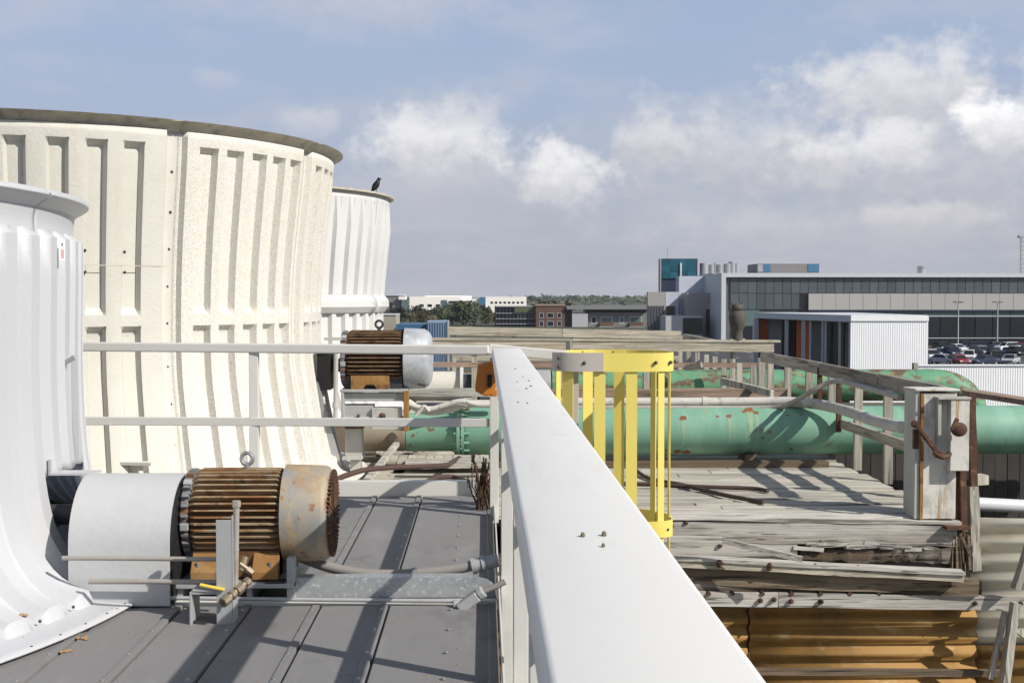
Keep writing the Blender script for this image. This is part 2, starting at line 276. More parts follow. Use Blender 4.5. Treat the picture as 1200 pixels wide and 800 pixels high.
# ------------------------------------------------------------------ mesh builder
LOC = {}
class MB:
    def __init__(s): s.v = []; s.f = []
    def add(s, vs, fs):
        o = len(s.v); s.v += [Vector(p) for p in vs]; s.f += [tuple(i + o for i in f) for f in fs]; return s
    def box(s, x0, x1, y0, y1, z0, z1):
        return s.add([(x0, y0, z0), (x1, y0, z0), (x1, y1, z0), (x0, y1, z0), (x0, y0, z1), (x1, y0, z1), (x1, y1, z1), (x0, y1, z1)],
                     [(0, 3, 2, 1), (4, 5, 6, 7), (0, 1, 5, 4), (1, 2, 6, 5), (2, 3, 7, 6), (3, 0, 4, 7)])
    def beam(s, p, q, w, h, up=(0, 0, 1), seg=1, jit=0):
        # rectangular bar from p to q; w across, h along up
        p, q = Vector(p), Vector(q); d = (q - p).normalized(); u = Vector(up); sd = d.cross(u).normalized(); u = sd.cross(d).normalized()
        vs, fs = [], []
        for i in range(seg + 1):
            c = p.lerp(q, i / seg)
            for a, b in ((-1, -1), (1, -1), (1, 1), (-1, 1)):
                j = Vector((random.uniform(-jit, jit), random.uniform(-jit, jit), random.uniform(-jit, jit))) if jit else Vector()
                vs.append(c + sd * (a * w / 2) + u * (b * h / 2) + j)
        for i in range(seg):
            for k in range(4): fs.append((i * 4 + k, i * 4 + (k + 1) % 4, i * 4 + 4 + (k + 1) % 4, i * 4 + 4 + k))
        fs += [(3, 2, 1, 0), tuple(seg * 4 + k for k in range(4))]
        return s.add(vs, fs)
    def lathe(s, o, ax, prof, n=24, cap=True, arc=None):
        o = Vector(o); ax = Vector(ax).normalized(); t = Vector((0, 0, 1)) if abs(ax.z) < .9 else Vector((0, 1, 0))
        a = ax.cross(t).normalized(); b = ax.cross(a).normalized()
        vs, fs = [], []
        for (h, r) in prof:
            for k in range(n):
                th = 2 * math.pi * k / n; vs.append(o + ax * h + (a * math.cos(th) + b * math.sin(th)) * r)
        for i in range(len(prof) - 1):
            for k in range(n): fs.append((i * n + k, i * n + (k + 1) % n, (i + 1) * n + (k + 1) % n, (i + 1) * n + k))
        if cap: fs += [tuple(range(n))[::-1], tuple((len(prof) - 1) * n + k for k in range(n))]
        return s.add(vs, fs)
    def cyl(s, p, q, r, n=14, r2=None):
        p, q = Vector(p), Vector(q); return s.lathe(p, q - p, [(0, r), ((q - p).length, r2 if r2 is not None else r)], n)
    def tube(s, pts, r, n=8):
        pts = [Vector(p) for p in pts]; vs, fs = [], []
        t = (pts[1] - pts[0]).normalized(); ref = Vector((0, 0, 1)) if abs(t.z) < .9 else Vector((1, 0, 0))
        a = t.cross(ref).normalized()
        for i, p in enumerate(pts):
            t = (pts[min(i + 1, len(pts) - 1)] - pts[max(i - 1, 0)]).normalized()
            a = (a - t * a.dot(t)).normalized(); b = t.cross(a)
            rr = r[i] if isinstance(r, (list, tuple)) else r
            for k in range(n):
                th = 2 * math.pi * k / n; vs.append(p + (a * math.cos(th) + b * math.sin(th)) * rr)
        for i in range(len(pts) - 1):
            for k in range(n): fs.append((i * n + k, i * n + (k + 1) % n, (i + 1) * n + (k + 1) % n, (i + 1) * n + k))
        fs += [tuple(range(n))[::-1], tuple((len(pts) - 1) * n + k for k in range(n))]
        return s.add(vs, fs)
    def torus(s, c, ax, R0, r, n=20, m=8):
        c = Vector(c); ax = Vector(ax).normalized(); t = Vector((0, 0, 1)) if abs(ax.z) < .9 else Vector((0, 1, 0))
        a = ax.cross(t).normalized(); b = ax.cross(a)
        vs, fs = [], []
        for i in range(n):
            th = 2 * math.pi * i / n; d = a * math.cos(th) + b * math.sin(th)
            for k in range(m):
                ph = 2 * math.pi * k / m; vs.append(c + d * (R0 + r * math.cos(ph)) + ax * (r * math.sin(ph)))
        for i in range(n):
            for k in range(m): fs.append((i * m + k, ((i + 1) % n) * m + k, ((i + 1) % n) * m + (k + 1) % m, i * m + (k + 1) % m))
        return s.add(vs, fs)
    def ell(s, c, rx, ry, rz, n=12, m=8, rot=None):
        vs, fs = [], []
        for i in range(m + 1):
            ph = math.pi * i / m
            for k in range(n):
                th = 2 * math.pi * k / n
                p = Vector((rx * math.sin(ph) * math.cos(th), ry * math.sin(ph) * math.sin(th), -rz * math.cos(ph)))
                if rot: p = rot @ p
                vs.append(Vector(c) + p)
        for i in range(m):
            for k in range(n): fs.append((i * n + k, i * n + (k + 1) % n, (i + 1) * n + (k + 1) % n, (i + 1) * n + k))
        return s.add(vs, fs)
    def prism(s, poly, y0, y1, plane='xz'):
        n = len(poly)
        mk = {'xz': lambda p, d: (p[0], d, p[1]), 'yz': lambda p, d: (d, p[0], p[1]), 'xy': lambda p, d: (p[0], p[1], d)}[plane]
        return s.add([mk(p, y0) for p in poly] + [mk(p, y1) for p in poly],
                     [tuple(range(n)), tuple(range(2 * n - 1, n - 1, -1))] + [(i, (i + 1) % n, n + (i + 1) % n, n + i) for i in range(n)])
    def mesh(s, name, off=Vector(), smooth=None, recalc=True):
        me = bpy.data.meshes.new(name); me.from_pydata([tuple(p - off) for p in s.v], [], s.f)
        if recalc:
            bm = bmesh.new(); bm.from_mesh(me); bmesh.ops.remove_doubles(bm, verts=bm.verts, dist=1e-6)
            bmesh.ops.recalc_face_normals(bm, faces=bm.faces); bm.to_mesh(me); bm.free()
        if smooth is not None: me.shade_smooth(); me.set_sharp_from_angle(angle=R(smooth))
        return me
    def build(s, name, m, parent=None, smooth=None, bevel=0, kind=None, label=None, recalc=True):
        off = rootloc(parent) if parent else Vector()
        me = s.mesh(name, off, smooth, recalc); me.materials.append(MT[m] if isinstance(m, str) else m)
        o = bpy.data.objects.new(name, me); C.objects.link(o)
        if parent: o.parent = parent
        if kind: o['kind'] = kind
        if label: o['label'] = label
        if bevel:
            b = o.modifiers.new('bevel', 'BEVEL'); b.width = bevel; b.segments = 2; b.limit_method = 'ANGLE'; b.angle_limit = R(40)
        return o
def rootloc(o):
    while o.parent: o = o.parent
    return LOC.get(o.name, Vector())
def thing(name, label, cat, loc=(0, 0, 0), group=None):
    o = bpy.data.objects.new(name, None); C.objects.link(o); o.location = loc; o.empty_display_size = .1
    LOC[o.name] = Vector(loc); o['label'] = label; o['category'] = cat
    if group: o['group'] = group
    return o
def one(name, mb, m, label, cat, group=None, smooth=None, bevel=0, kind=None):
    # a thing that is a single mesh, its origin at its base
    xs = [p.x for p in mb.v]; ys = [p.y for p in mb.v]; zs = [p.z for p in mb.v]
    off = Vector(((min(xs) + max(xs)) / 2, (min(ys) + max(ys)) / 2, min(zs)))
    me = mb.mesh(name, off, smooth); me.materials.append(MT[m])
    o = bpy.data.objects.new(name, me); C.objects.link(o); o.location = off; LOC[o.name] = off
    if label: o['label'] = label; o['category'] = cat
    if group: o['group'] = group
    if kind: o['kind'] = kind
    if bevel:
        b = o.modifiers.new('bevel', 'BEVEL'); b.width = bevel; b.segments = 2; b.limit_method = 'ANGLE'; b.angle_limit = R(40)
    return o
def struct(name, mb, m, smooth=None, loc=(0, 0, 0)):
    me = mb.mesh(name, Vector(loc), smooth); me.materials.append(MT[m])
    o = bpy.data.objects.new(name, me); C.objects.link(o); o.location = loc; LOC[o.name] = Vector(loc); o['kind'] = 'structure'
    return o
def piece(name, me, parent, p, rz=0):
    # another copy of a shared mesh as a part; p in world
    o = bpy.data.objects.new(name, me); C.objects.link(o); o.parent = parent; o.location = Vector(p) - rootloc(parent); o.rotation_euler = (0, 0, rz)
    return o
def copy_tree(o, parent=None):
    c = o.copy(); C.objects.link(c)
    if parent: c.parent = parent
    for ch in list(o.children): copy_tree(ch, c)
    return c
def spline(pts, n=6):
    P = [Vector(p) for p in pts]; P = [P[0] * 2 - P[1]] + P + [P[-1] * 2 - P[-2]]; out = []
    for i in range(1, len(P) - 2):
        for k in range(n):
            t = k / n; a, b, c, d = P[i - 1], P[i], P[i + 1], P[i + 2]
            out.append(.5 * ((2 * b) + (c - a) * t + (2 * a - 5 * b + 4 * c - d) * t * t + (3 * b - a - 3 * c + d) * t ** 3))
    return out + [P[-2]]
GZ = -8.0
ZD = -.51            # level of the old wooden deck
# ================================================================== SETTING
struct('ground', MB().box(-4500, 4500, -400, 4600, GZ - 1, GZ), 'ground')
struct('parking_lot', MB().box(20, 210, 140, 243, GZ + .001, GZ + .005), 'asphalt')
struct('road', MB().box(-400, 260, 330, 338, GZ + .001, GZ + .006), 'asphalt')
mb = MB()
for yy in (176, 193, 210, 227):
    for i in range(50): mb.box(40 + i * 2.8, 40.12 + i * 2.8, yy, yy + 5, GZ + .006, GZ + .009)
struct('parking_markings', mb, 'paint')

# ------------------------------------------------------------------ near deck of grey panels (z = 0)
mb = MB(); mb.box(-8.5, .055, -1.5, 5.16, -.16, -.014); mb.box(-8.5, .055, 5.2, 8.02, -.16, -.006)
deck = struct('deck', mb, 'deckp')
def deck_row(y0, y1, zt, xs0):
    k = 0; x1 = xs0
    while x1 > -5.2:
        x0 = x1 - .285
        if k == 0: x1e = .052
        else: x1e = x1
        mb = MB(); lip = .03
        # panel with a raised lap along its right edge and a rolled lower edge on its left
        poly = [(x0 + .004, zt - .028), (x1e - .003, zt - .028), (x1e - .003, zt + .006), (x1e - lip, zt + .006), (x1e - lip - .008, zt), (x0 + .010, zt), (x0 + .004, zt - .006)]
        mb.prism(poly, y0, y1, 'xz'); mb.build('deck_panel', 'deckp', deck, bevel=.0015)
        x1 = x0; k += 1
deck_row(-1.2, 5.155, .018, -.115)
deck_row(5.205, 7.98, .026, -.115)
MB().box(-2.6, .05, 5.165, 5.2, -.03, .034).build('edge_strip', 'rail', deck, bevel=.004)
scr = MB()
for i in range(6):
    x = -.125 - .285 * i - .012
    for yy in np.arange(3.2, 7.9, .31): scr.lathe((x, yy, (.026 if yy < 5.18 else .034) - .004), (0, 0, 1), [(0, .007), (.006, .006)], 8)
scr.build('screws', 'galvbolt', deck, kind='stuff')
curb = thing('deck_curb', 'pale grey channel closing the far end of the grey deck', 'curb', (-1.0, 8.03, 0))
MB().box(-2.6, .05, 8.0, 8.012, -.16, .115).build('web', 'rail', curb)
MB().box(-2.6, .05, 8.012, 8.09, .103, .115).build('flange', 'rail', curb)

# ------------------------------------------------------------------ FAN STACKS
def dens(prof, n=5):
    return [(p.x, p.y) for p in spline([(z, r, 0) for z, r in prof], n)]
def stack_panel(c, prof, phis, fac, depth, hole=None):
    # phis degrees, prof list (z, r), fac(phi, i, z) in 0..1 pushes the wall by depth along the profile's normal
    n = len(prof); mb = MB(); vs, fs = [], []
    for i, (z, r) in enumerate(prof):
        a, b = prof[max(i - 1, 0)], prof[min(i + 1, n - 1)]
        dz, dr = b[0] - a[0], b[1] - a[1]; L = math.hypot(dz, dr); nr, nz = -dz / L, dr / L
        if nr < 0: nr, nz = -nr, -nz
        for ph in phis:
            d = depth * fac(ph, i, z); rr, zz = r + nr * d, z + nz * d; t = R(ph)
            vs.append((c[0] + rr * math.sin(t), c[1] - rr * math.cos(t), zz))
    m = len(phis)
    for i in range(n - 1):
        for k in range(m - 1):
            if hole and hole((phis[k] + phis[k + 1]) / 2, (prof[i][0] + prof[i + 1][0]) / 2): continue
            fs.append((i * m + k, i * m + k + 1, (i + 1) * m + k + 1, (i + 1) * m + k))
    return mb.add(vs, fs)
def ramp(x, a, b, w):   # 1 inside [a,b], linear walls of width w inside it
    return max(0.0, min(1.0, (x - a) / w, (b - x) / w))
def solid(o, th):
    s = o.modifiers.new('thickness', 'SOLIDIFY'); s.thickness = th; s.offset = -1; return o
G_ST = 'fan stacks of the cooling towers in a row'
# near white stack
NC = (-4.36, 5.5)
near = thing('fan_stack', 'bright white ribbed fan stack nearest on the left, flaring onto the grey deck', 'fan stack', (*NC, 0), G_ST)
nprof = [(1.758, 2.497), (1.75, 2.495), (1.738, 2.478), (1.724, 2.452), (1.702, 2.428), (1.65, 2.418), (1.62, 2.418), (1.60, 2.42), (1.565, 2.422), (1.40, 2.42), (1.2, 2.415), (1.0, 2.412), (.85, 2.414), (.7, 2.42), (.56, 2.43), (.52, 2.434), (.45, 2.444), (.38, 2.458), (.32, 2.475), (.26, 2.5), (.20, 2.535), (.15, 2.575), (.11, 2.62), (.08, 2.67), (.06, 2.72), (.052, 2.75), (.044, 2.78), (.038, 2.82), (.033, 2.88), (.031, 2.93)]
nprof = [(z, r) for z, r in nprof]
def nfac(ph, i, z, p0=0):
    q = (ph - p0) % 4.6
    f = ramp(q, .75, 3.85, .75)
    if i < 7: zf = 0
    elif i == 7: zf = 0
    elif i < 26: zf = 1
    else: zf = 0
    return f * zf
for k in range(10):
    a0 = 50.6 + 36.8 * k if k < 9 else 50.6 + 36.8 * 9
    span = 36.8 if k < 9 else 360 - 36.8 * 9
    phis = [a0]
    q = 0
    while q < span - .01:
        for e in (.75, 1.1, 1.5, 3.1, 3.5, 3.85, 4.6):
            if q + e <= span + .01: phis.append(a0 + q + e)
        q += 4.6
    if k == 1: pass
    hole = (lambda p, z: 87.4 < p < 99.5 and z < .53)
    mb = stack_panel(NC, nprof, phis, lambda p, i, z, a0=a0: nfac(p, i, z, a0), .047, hole)
    o = mb.build('wall_panel', 'nearst', near, smooth=32, recalc=False); solid(o, .008)
rimm = stack_panel(NC, [(1.768, 2.42), (1.768, 2.50), (1.754, 2.503), (1.741, 2.483)], [i * 3 for i in range(121)], lambda *a: 0, 0)
rimm.build('rim_flange', 'greylip', near, smooth=30)
def stpos(c, phi, r, z): return Vector((c[0] + r * math.sin(R(phi)), c[1] - r * math.cos(R(phi)), z))
mb = MB(); a = stpos(NC, 86.0, 2.50, .535); mb.box(-1.90, -1.70, 5.42, 5.52, .53, .54); mb.box(-1.90, -1.888, 5.42, 5.52, .54, .60)
mb.build('opening_bracket', 'nearst', near)
# seam flange, nameplate sticker
mb = MB(); mb.beam(stpos(NC, 95.6, 2.49, .56), stpos(NC, 95.6, 2.485, 1.04), .02, .03, (1, 0, 0)); mb.build('seam_flange', 'nearst', near)
def sticker_at(px, py, w, h, Y):
    p = atY(px, py, Y); return p
p0, p1 = stpos(NC, 90.7, 2.482, 1.0), stpos(NC, 92.4, 2.482, 1.0)
st = MB(); zz0, zz1 = 1.47, 1.56
st = MB().add([(p0.x, p0.y, zz0), (p1.x, p1.y, zz0), (p1.x, p1.y, zz1), (p0.x, p0.y, zz1)], [(0, 1, 2, 3)])
so_ = st.build('sticker', 'white', near); solid(so_, .002)
rd = MB()
for i in range(7):
    z = zz0 + .012 + i * .0055; q0, q1 = p0.lerp(p1, .2), p0.lerp(p1, .8); n = Vector((.003, -.001, 0))
    rd.add([q0 + n + Vector((0, 0, z - 1.0)), q1 + n + Vector((0, 0, z - 1.0)), q1 + n + Vector((0, 0, z - 1.0 + .003)), q0 + n + Vector((0, 0, z - 1.0 + .003))], [(0, 1, 2, 3)])
rd.build('printed_lines', 'redink', so_)
q0, q1 = p0.lerp(p1, .35), p0.lerp(p1, .6); n = Vector((.003, -.001, 0))
MB().add([q0 + n + Vector((0, 0, .535)), q1 + n + Vector((0, 0, .535)), q1 + n + Vector((0, 0, .547)), q0 + n + Vector((0, 0, .547))], [(0, 1, 2, 3)]).build('printed_mark', 'blackink', so_)
mb = MB()
for ph in (73.5, 78.1, 82.7): mb.ell(stpos(NC, ph, 2.785, .075), .007, .007, .007, 6, 4)
for ph in np.arange(60, 88, 3.2): mb.ell(stpos(NC, ph, 2.9, .04), .006, .006, .004, 6, 4)
mb.build('bolts', 'bolt', near, kind='stuff')
# knob on the wall at (65,430)
p = atY(66, 431, 5.66); mb = MB(); mb.cyl(p + Vector((.02, 0, 0)), p + Vector((-.06, .02, 0)), .018, 10); mb.beam(p, p + Vector((.09, -.02, .05)), .008, .02); mb.build('handle', 'steelgrey', near)

# cream stack
CC = (-4.5, 12.75)
cream = thing('fan_stack', 'tall cream fan stack with rows of upright recesses, behind the nearest white one', 'fan stack', (*CC, ZD), G_ST)
cprof = dens([(2.71, 2.937), (2.5, 2.92), (2.35, 2.903), (2.05, 2.865), (1.74, 2.83), (1.35, 2.80), (.94, 2.79), (.65, 2.805), (.42, 2.84), (.2, 2.88), (-.02, 2.925), (-.22, 2.97), (-.40, 3.02), (-.47, 3.10), (-.495, 3.28)], 4)
def zlev(extra):
    zs = [z for z, r in cprof]; rs = [r for z, r in cprof]
    zz = sorted(set([round(z, 4) for z in zs] + extra), reverse=True)
    zi = np.array(zs)[::-1]; ri = np.array(rs)[::-1]
    return [(z, float(np.interp(z, zi, ri))) for z in zz]
cp = zlev([2.60, 2.575, 2.54, 1.22, 1.19, 1.16, 1.075, 1.045, 1.02, -.28, -.31])
def czf(z): return max(ramp(z, 1.16, 2.60, .045), ramp(z, -.31, 1.075, .045))
cb = MB(); splice = None
for k in range(11):
    a0 = 8.6 + 32.7273 * k
    left = (k % 11 == 0)
    offs = [5.1, 11.4, 17.3, 23.2] if left else [3.6, 9.1, 14.9, 20.3, 25.6]
    wdt = 3.6 if left else 3.9
    wl = .5
    phis = {a0, a0 + 32.7273, a0 + 1.0, a0 + 1.5, a0 + 32.7273 - 2.5, a0 + 32.7273 - 1.9}
    for o_ in offs:
        for e in (0, wl, wl + .25, wdt / 2, wdt - wl - .25, wdt - wl, wdt, -.25, wdt + .25): phis.add(a0 + o_ + e)
    phis = sorted(phis)
    def cf(p, i, z, a0=a0, offs=offs, wdt=wdt):
        q = p - a0
        f = max([ramp(q, o_, o_ + wdt, wl) for o_ in offs]) * czf(z)
        s = 1 - min(1, max(0, (q - 1.0) / .5)) if q < 5 else (min(1, max(0, (q - 30.2273) / .6)) if q > 29 else 0)
        return max(f, s * .8)
    mb = stack_panel(CC, cp, phis, cf, -.065)
    o = mb.build('wall_panel', 'creams' if left else 'cream', cream, smooth=35, recalc=False, label='smoother replacement panel with a level joint' if left else None); solid(o, .012)
    lp = stack_panel(CC, [(2.70, 2.925), (2.725, 2.94), (2.755, 2.968), (2.775, 3.0), (2.787, 3.045), (2.79, 2.98)], [a0 + .08 + (32.7273 - .16) * i / 8 for i in range(9)], lambda *a: 0, 0)
    lo = lp.build('rim_flange', 'lip', cream, smooth=50, recalc=False); solid(lo, .012)
    for z in np.arange(-.25, 2.6, .33):
        rr = float(np.interp(z, [q[0] for q in cprof][::-1], [q[1] for q in cprof][::-1]))
        cb.ell(stpos(CC, a0 - .7 + random.uniform(-.1, .1), rr - .05, z + random.uniform(-.03, .03)), .016, .016, .016, 6, 4)
for px, py in ((108, 294), (152, 295), (106, 319), (150, 319)): cb.ell(stpos(CC, 26 if px < 120 else 32.4, 2.836, 1.3 + (350 - py) * 10.2 / F), .014, .014, .014, 6, 4)
cb.build('bolts', 'bolt', cream, kind='stuff')
spz = 1.3 + (350 - 311) * 10.2 / F
MB().add(*(lambda L: ([stpos(CC, 9 + 30.6 * i / 20, 2.8, spz + dz) if False else stpos(CC, 9 + 30.6 * i / 20, 2.828, spz + dz) for i in range(21) for dz in (-.004, .004)], [(2 * i, 2 * i + 2, 2 * i + 3, 2 * i + 1) for i in range(20)]))(0)).build('joint_line', 'lip', cream)
# step bracket on the cream stack
p = stpos(CC, 33.5, 2.90, -.055)
mb = MB(); mb.beam(p + Vector((-.2, -.04, 0)), p + Vector((.18, -.12, 0)), .10, .025); mb.beam(p + Vector((-.09, -.02, -.04)), p + Vector((.09, -.06, -.04)), .06, .05)
mb.build('step_bracket', 'rail', cream)

# far white stack
FC = (-4.4, 20.0)
far = thing('fan_stack', 'farthest white ribbed fan stack with a black bird on its rim', 'fan stack', (*FC, ZD), G_ST)
fprof = [(2.90, 2.87), (2.80, 2.865), (2.4, 2.82), (2.0, 2.775), (1.6, 2.735), (1.36, 2.715), (1.34, 2.715), (1.08, 2.70), (1.06, 2.70), (.8, 2.70), (.4, 2.72), (0, 2.80), (-.3, 2.9), (-.5, 3.1)]
def ff(p, i, z):
    return ramp((p - .5) % 6, .4, 3.2, .6) * (1 if z < 2.79 else 0)
fbm = MB()
for k in range(10):
    a0 = 2.0 + 36 * k; phis = sorted({a0 + 6 * j + e for j in range(6) for e in (.5 - .5, .9, 1.5, 2.3, 3.1, 3.7, 4.8)} | {a0 + 36})
    pr = fprof
    # keep the rib factor aligned to this panel
    mb = stack_panel(FC, pr, phis, lambda p, i, z, a0=a0: ramp((p - a0) % 6, .9, 3.7, .6) * (1 if z < 2.79 else 0), .06)
    solid(mb.build('wall_panel', 'farst', far, smooth=40, recalc=False), .012)
    for z in (2.55, 2.2, 1.85, 1.5, 1.2): fbm.ell(stpos(FC, a0 + 2.3, 2.79 + (z - 1.8) * .09, z), .018, .018, .018, 6, 4)
    rg = stack_panel(FC, [(1.36, 2.72), (1.345, 2.79), (1.27, 2.85), (1.18, 2.855), (1.10, 2.79), (1.085, 2.70)], [a0 + .1 + 35.8 * i / 9 for i in range(10)], lambda *a: 0, 0)
    solid(rg.build('ring_segment', 'farst', far, smooth=35, recalc=False), .01)
stack_panel(FC, [(2.895, 2.84), (2.90, 2.95), (2.925, 2.955), (2.93, 2.85)], [i * 4 for i in range(91)], lambda *a: 0, 0).build('rim_flange', 'lip', far, smooth=30)
fbm.build('bolts', 'bolt', far, kind='stuff')
# black bird
bp = stpos(FC, 71.0, 2.91, 2.93)
bird = thing('bird', 'small black bird perched on the rim of the farthest white fan stack', 'bird', bp)
tilt = Matrix.Rotation(R(-28), 3, 'Y')
mb = MB()
mb.tube(spline([bp + Vector(v) for v in ((-.085, 0, -.005), (-.05, 0, .035), (-.02, 0, .075), (.012, 0, .125), (.03, 0, .165), (.045, 0, .195), (.06, 0, .215))], 3),
        [.008, .012, .016, .025, .035, .043, .048, .05, .05, .047, .043, .038, .033, .029, .027, .028, .029, .024, .012][:19], 10)
mb.build('body', 'bird', bird, smooth=60)
MB().cyl(bp + Vector((.055, 0, .212)), bp + Vector((.098, 0, .204)), .009, 6, .001).build('beak', 'beak', bird)
for s in (-1, 1):
    MB().tube([bp + Vector((.0, s * .02, .065)), bp + Vector((.005, s * .022, .03)), bp + Vector((.012, s * .024, .0))], .005, 5).build('leg', 'beak', bird)
    MB().ell(bp + Vector((-.005, s * .042, .11)), .024, .012, .075, 8, 6, Matrix.Rotation(R(32), 3, 'Y')).build('wing', 'bird', bird, smooth=60)

# ------------------------------------------------------------------ MOTORS
def motor(label, xr, Y, zc, k, fin, cov, bell, foot, cap_style):
    """xr = right end of the fan cover, axis along X, k scale; local unit: length .69"""
    t = thing('electric_motor', label, 'motor', (xr - .35 * k, Y, zc - .27 * k), 'electric motors driving the fans')
    X = lambda u: xr - u * k
    ax = (-1, 0, 0)
    MB().lathe((X(.205), Y, zc), ax, [(0, .165 * k), (.41 * k, .165 * k)], 36).build('body', fin, t, smooth=40)
    # long cooling fins round the body
    n = 42
    for i in range(n):
        th = 2 * math.pi * (i + .5) / n
        if math.sin(th) < -.86: continue
        d = Vector((0, math.cos(th), math.sin(th)))
        c = Vector((0, Y, zc)) + d * (.183 * k)
        m = MB()
        up = d
        p, q = c + Vector((X(.212), 0, 0)), c + Vector((X(.602), 0, 0))
        vs = []
        sd = Vector((1, 0, 0)).cross(d)
        w = .0036 * k
        prof = [(.0, .160), (.0, .196), (.02, .207), (.37, .207), (.39, .196), (.39, .160)]
        for sgn in (-1, 1):
            for (u, r) in prof: vs.append(Vector((X(.212 + u), Y, zc)) + d * (r * k) + sd * (sgn * w))
        m.add(vs, [(0, 1, 2, 3, 4, 5), (11, 10, 9, 8, 7, 6)] + [(j, (j + 1) % 6, 6 + (j + 1) % 6, 6 + j) for j in range(6)])
        m.build('cooling_fin', fin + 'e', t, recalc=True)
    MB().lathe((X(.612), Y, zc), ax, [(0, .17 * k), (.005 * k, .185 * k), (.036 * k, .18 * k), (.044 * k, .12 * k), (.05 * k, .06 * k)], 36).build('end_bell', bell, t, smooth=40)
    for i in range(28):
        th = 2 * math.pi * (i + .5) / 28; d = Vector((0, math.cos(th), math.sin(th))); sd = Vector((1, 0, 0)).cross(d); vs = []
        for sgn in (-1, 1):
            for (u, r) in ((.612, .16), (.612, .205), (.64, .205), (.652, .185), (.652, .15)): vs.append(Vector((X(u), Y, zc)) + d * (r * k) + sd * (sgn * .006 * k))
        MB().add(vs, [(0, 1, 2, 3, 4), (9, 8, 7, 6, 5)] + [(j, (j + 1) % 5, 5 + (j + 1) % 5, 5 + j) for j in range(5)]).build('bell_fin', bell, t)
    for th in (R(52), R(-8), R(128)):
        d = Vector((0, -math.cos(th), math.sin(th))); c = Vector((X(.626), Y, zc)) + d * (.197 * k)
        MB().beam(c - d * .01 * k, c + d * .012 * k, .03 * k, .035 * k, (1, 0, 0)).build('clamp_lug', 'steelgrey', t, bevel=.002)
    # fan cover
    if cap_style == 0:
        pr = [(.0, .0), (.0, .19), (.012, .208), (.03, .216), (.206, .222), (.207, .213), (.06, .208), (.012, .18)]
    else:
        pr = [(.0, .0), (.0, .135), (.006, .165), (.022, .192), (.055, .215), (.20, .222), (.201, .212), (.1, .2), (.05, .17)]
    MB().lathe((xr, Y, zc), ax, [(a * k, max(b, .001) * k) for a, b in pr], 40, cap=False).build('fan_cover', cov, t, smooth=35)
    if cap_style == 0:
        g = MB()
        for i in range(5): g.torus((xr + .004 * k, Y, zc), (1, 0, 0), (.05 + .03 * i) * k, .006 * k, 30, 6)
        for i in range(16):
            th = 2 * math.pi * i / 16; d = Vector((0, math.cos(th), math.sin(th)))
            g.beam(Vector((xr + .006 * k, Y, zc)) + d * .03 * k, Vector((xr + .006 * k, Y, zc)) + d * .185 * k, .006 * k, .012 * k, (1, 0, 0))
        g.build('cover_grille', 'redrust', t)
        gl = MB()
        for i in range(60):          # louvre teeth round the cover's end
            th = 2 * math.pi * i / 60; d = Vector((0, math.cos(th), math.sin(th)))
            gl.beam(Vector((xr + .002, Y, zc)) + d * .19 * k, Vector((xr + .012 * k, Y, zc)) + d * .188 * k, .009 * k, .02 * k, d)
        gl.build('cover_teeth', 'redrust', t)
    else:
        for dz in (.15, -.17):
            MB().beam((X(.10), Y - (.20 - abs(dz) * .45) * k, zc + dz * k), (X(.05), Y - (.17 - abs(dz) * .4) * k, zc + dz * k - .02 * k), .02 * k, .02 * k).build('cover_slot', 'darkm', t)
    # eye bolt
    e = MB(); e.torus((X(.385), Y, zc + (.207 + .042) * k), (0, 1, 0), .026 * k, .009 * k, 22, 8); e.cyl((X(.385), Y, zc + .19 * k), (X(.385), Y, zc + .222 * k), .013 * k, 10)
    e.build('lifting_eye', 'galvbolt' if cap_style == 0 else 'darkm', t, smooth=40)
    # feet
    zb = zc - .262 * k
    if foot == 0:
        for (a, b) in ((.215, .33), (.46, .60)):
            for s in (-1, 1):
                MB().prism([(Y + s * .205 * k, zb), (Y + s * .205 * k, zb + .034 * k), (Y + s * .15 * k, zb + .11 * k), (Y + s * .06 * k, zb + .12 * k), (Y + s * .06 * k, zb)], X(a), X(b), 'yz').build('foot', 'ochre', t, bevel=.003)
        for u in (.25, .57):
            for s in (-1, 1):
                b = MB(); b.lathe((X(u), Y + s * .185 * k, zb + .03 * k), (0, 0, 1), [(0, .016 * k), (.014 * k, .016 * k), (.014 * k, .008 * k), (.045 * k, .008 * k)], 6); b.build('anchor_bolt', 'galvbolt', t)
        MB().box(X(.60), X(.215), Y - .15 * k, Y + .15 * k, zb + .002, zb + .12 * k).build('base_block', fin, t)
    else:
        n = 12; arch = [(X(.30), zb), (X(.30), zb + .15 * k), (X(.57), zb + .15 * k), (X(.57), zb), (X(.535), zb)]
        for i in range(7): 
            a = i / 6; arch.append((X(.52) + (X(.35) - X(.52)) * a, zb + .085 * k * min(1, 3.2 * a, 3.2 * (1 - a))))
        arch.append((X(.335), zb))
        MB().prism(arch, Y - .20 * k, Y + .2 * k, 'xz').build('foot', 'ochre', t, bevel=.003)
        MB().box(X(.61), X(.21), Y - .15 * k, Y + .15 * k, zb + .03 * k, zb + .14 * k).build('base_block', 'darkm', t)
        for u in (.27, .60): MB().box(X(u + .03), X(u - .03), Y - .22 * k, Y + .22 * k, zb, zb + .03 * k).build('foot_pad', 'steelgrey', t, bevel=.002)
        for u in (.25, .62): MB().cyl((X(u), Y - .2 * k, zb + .02), (X(u), Y - .2 * k, zb + .05 * k), .014 * k, 8).build('anchor_bolt', 'galvbolt', t)
    return t
m1 = motor('rusty brown motor with patchy grey fan cover nearest on the grey deck', -.665, 5.4, .366, .955, 'rustfin', 'fancover', 'endbell', 0, 0)
m2 = motor('dark brown motor with plain grey cover on the steel stand, beside the cream fan stack', -.53, 12.75, .685, 1.42, 'rustfin2', 'fancover2', 'endbell', 1, 1)
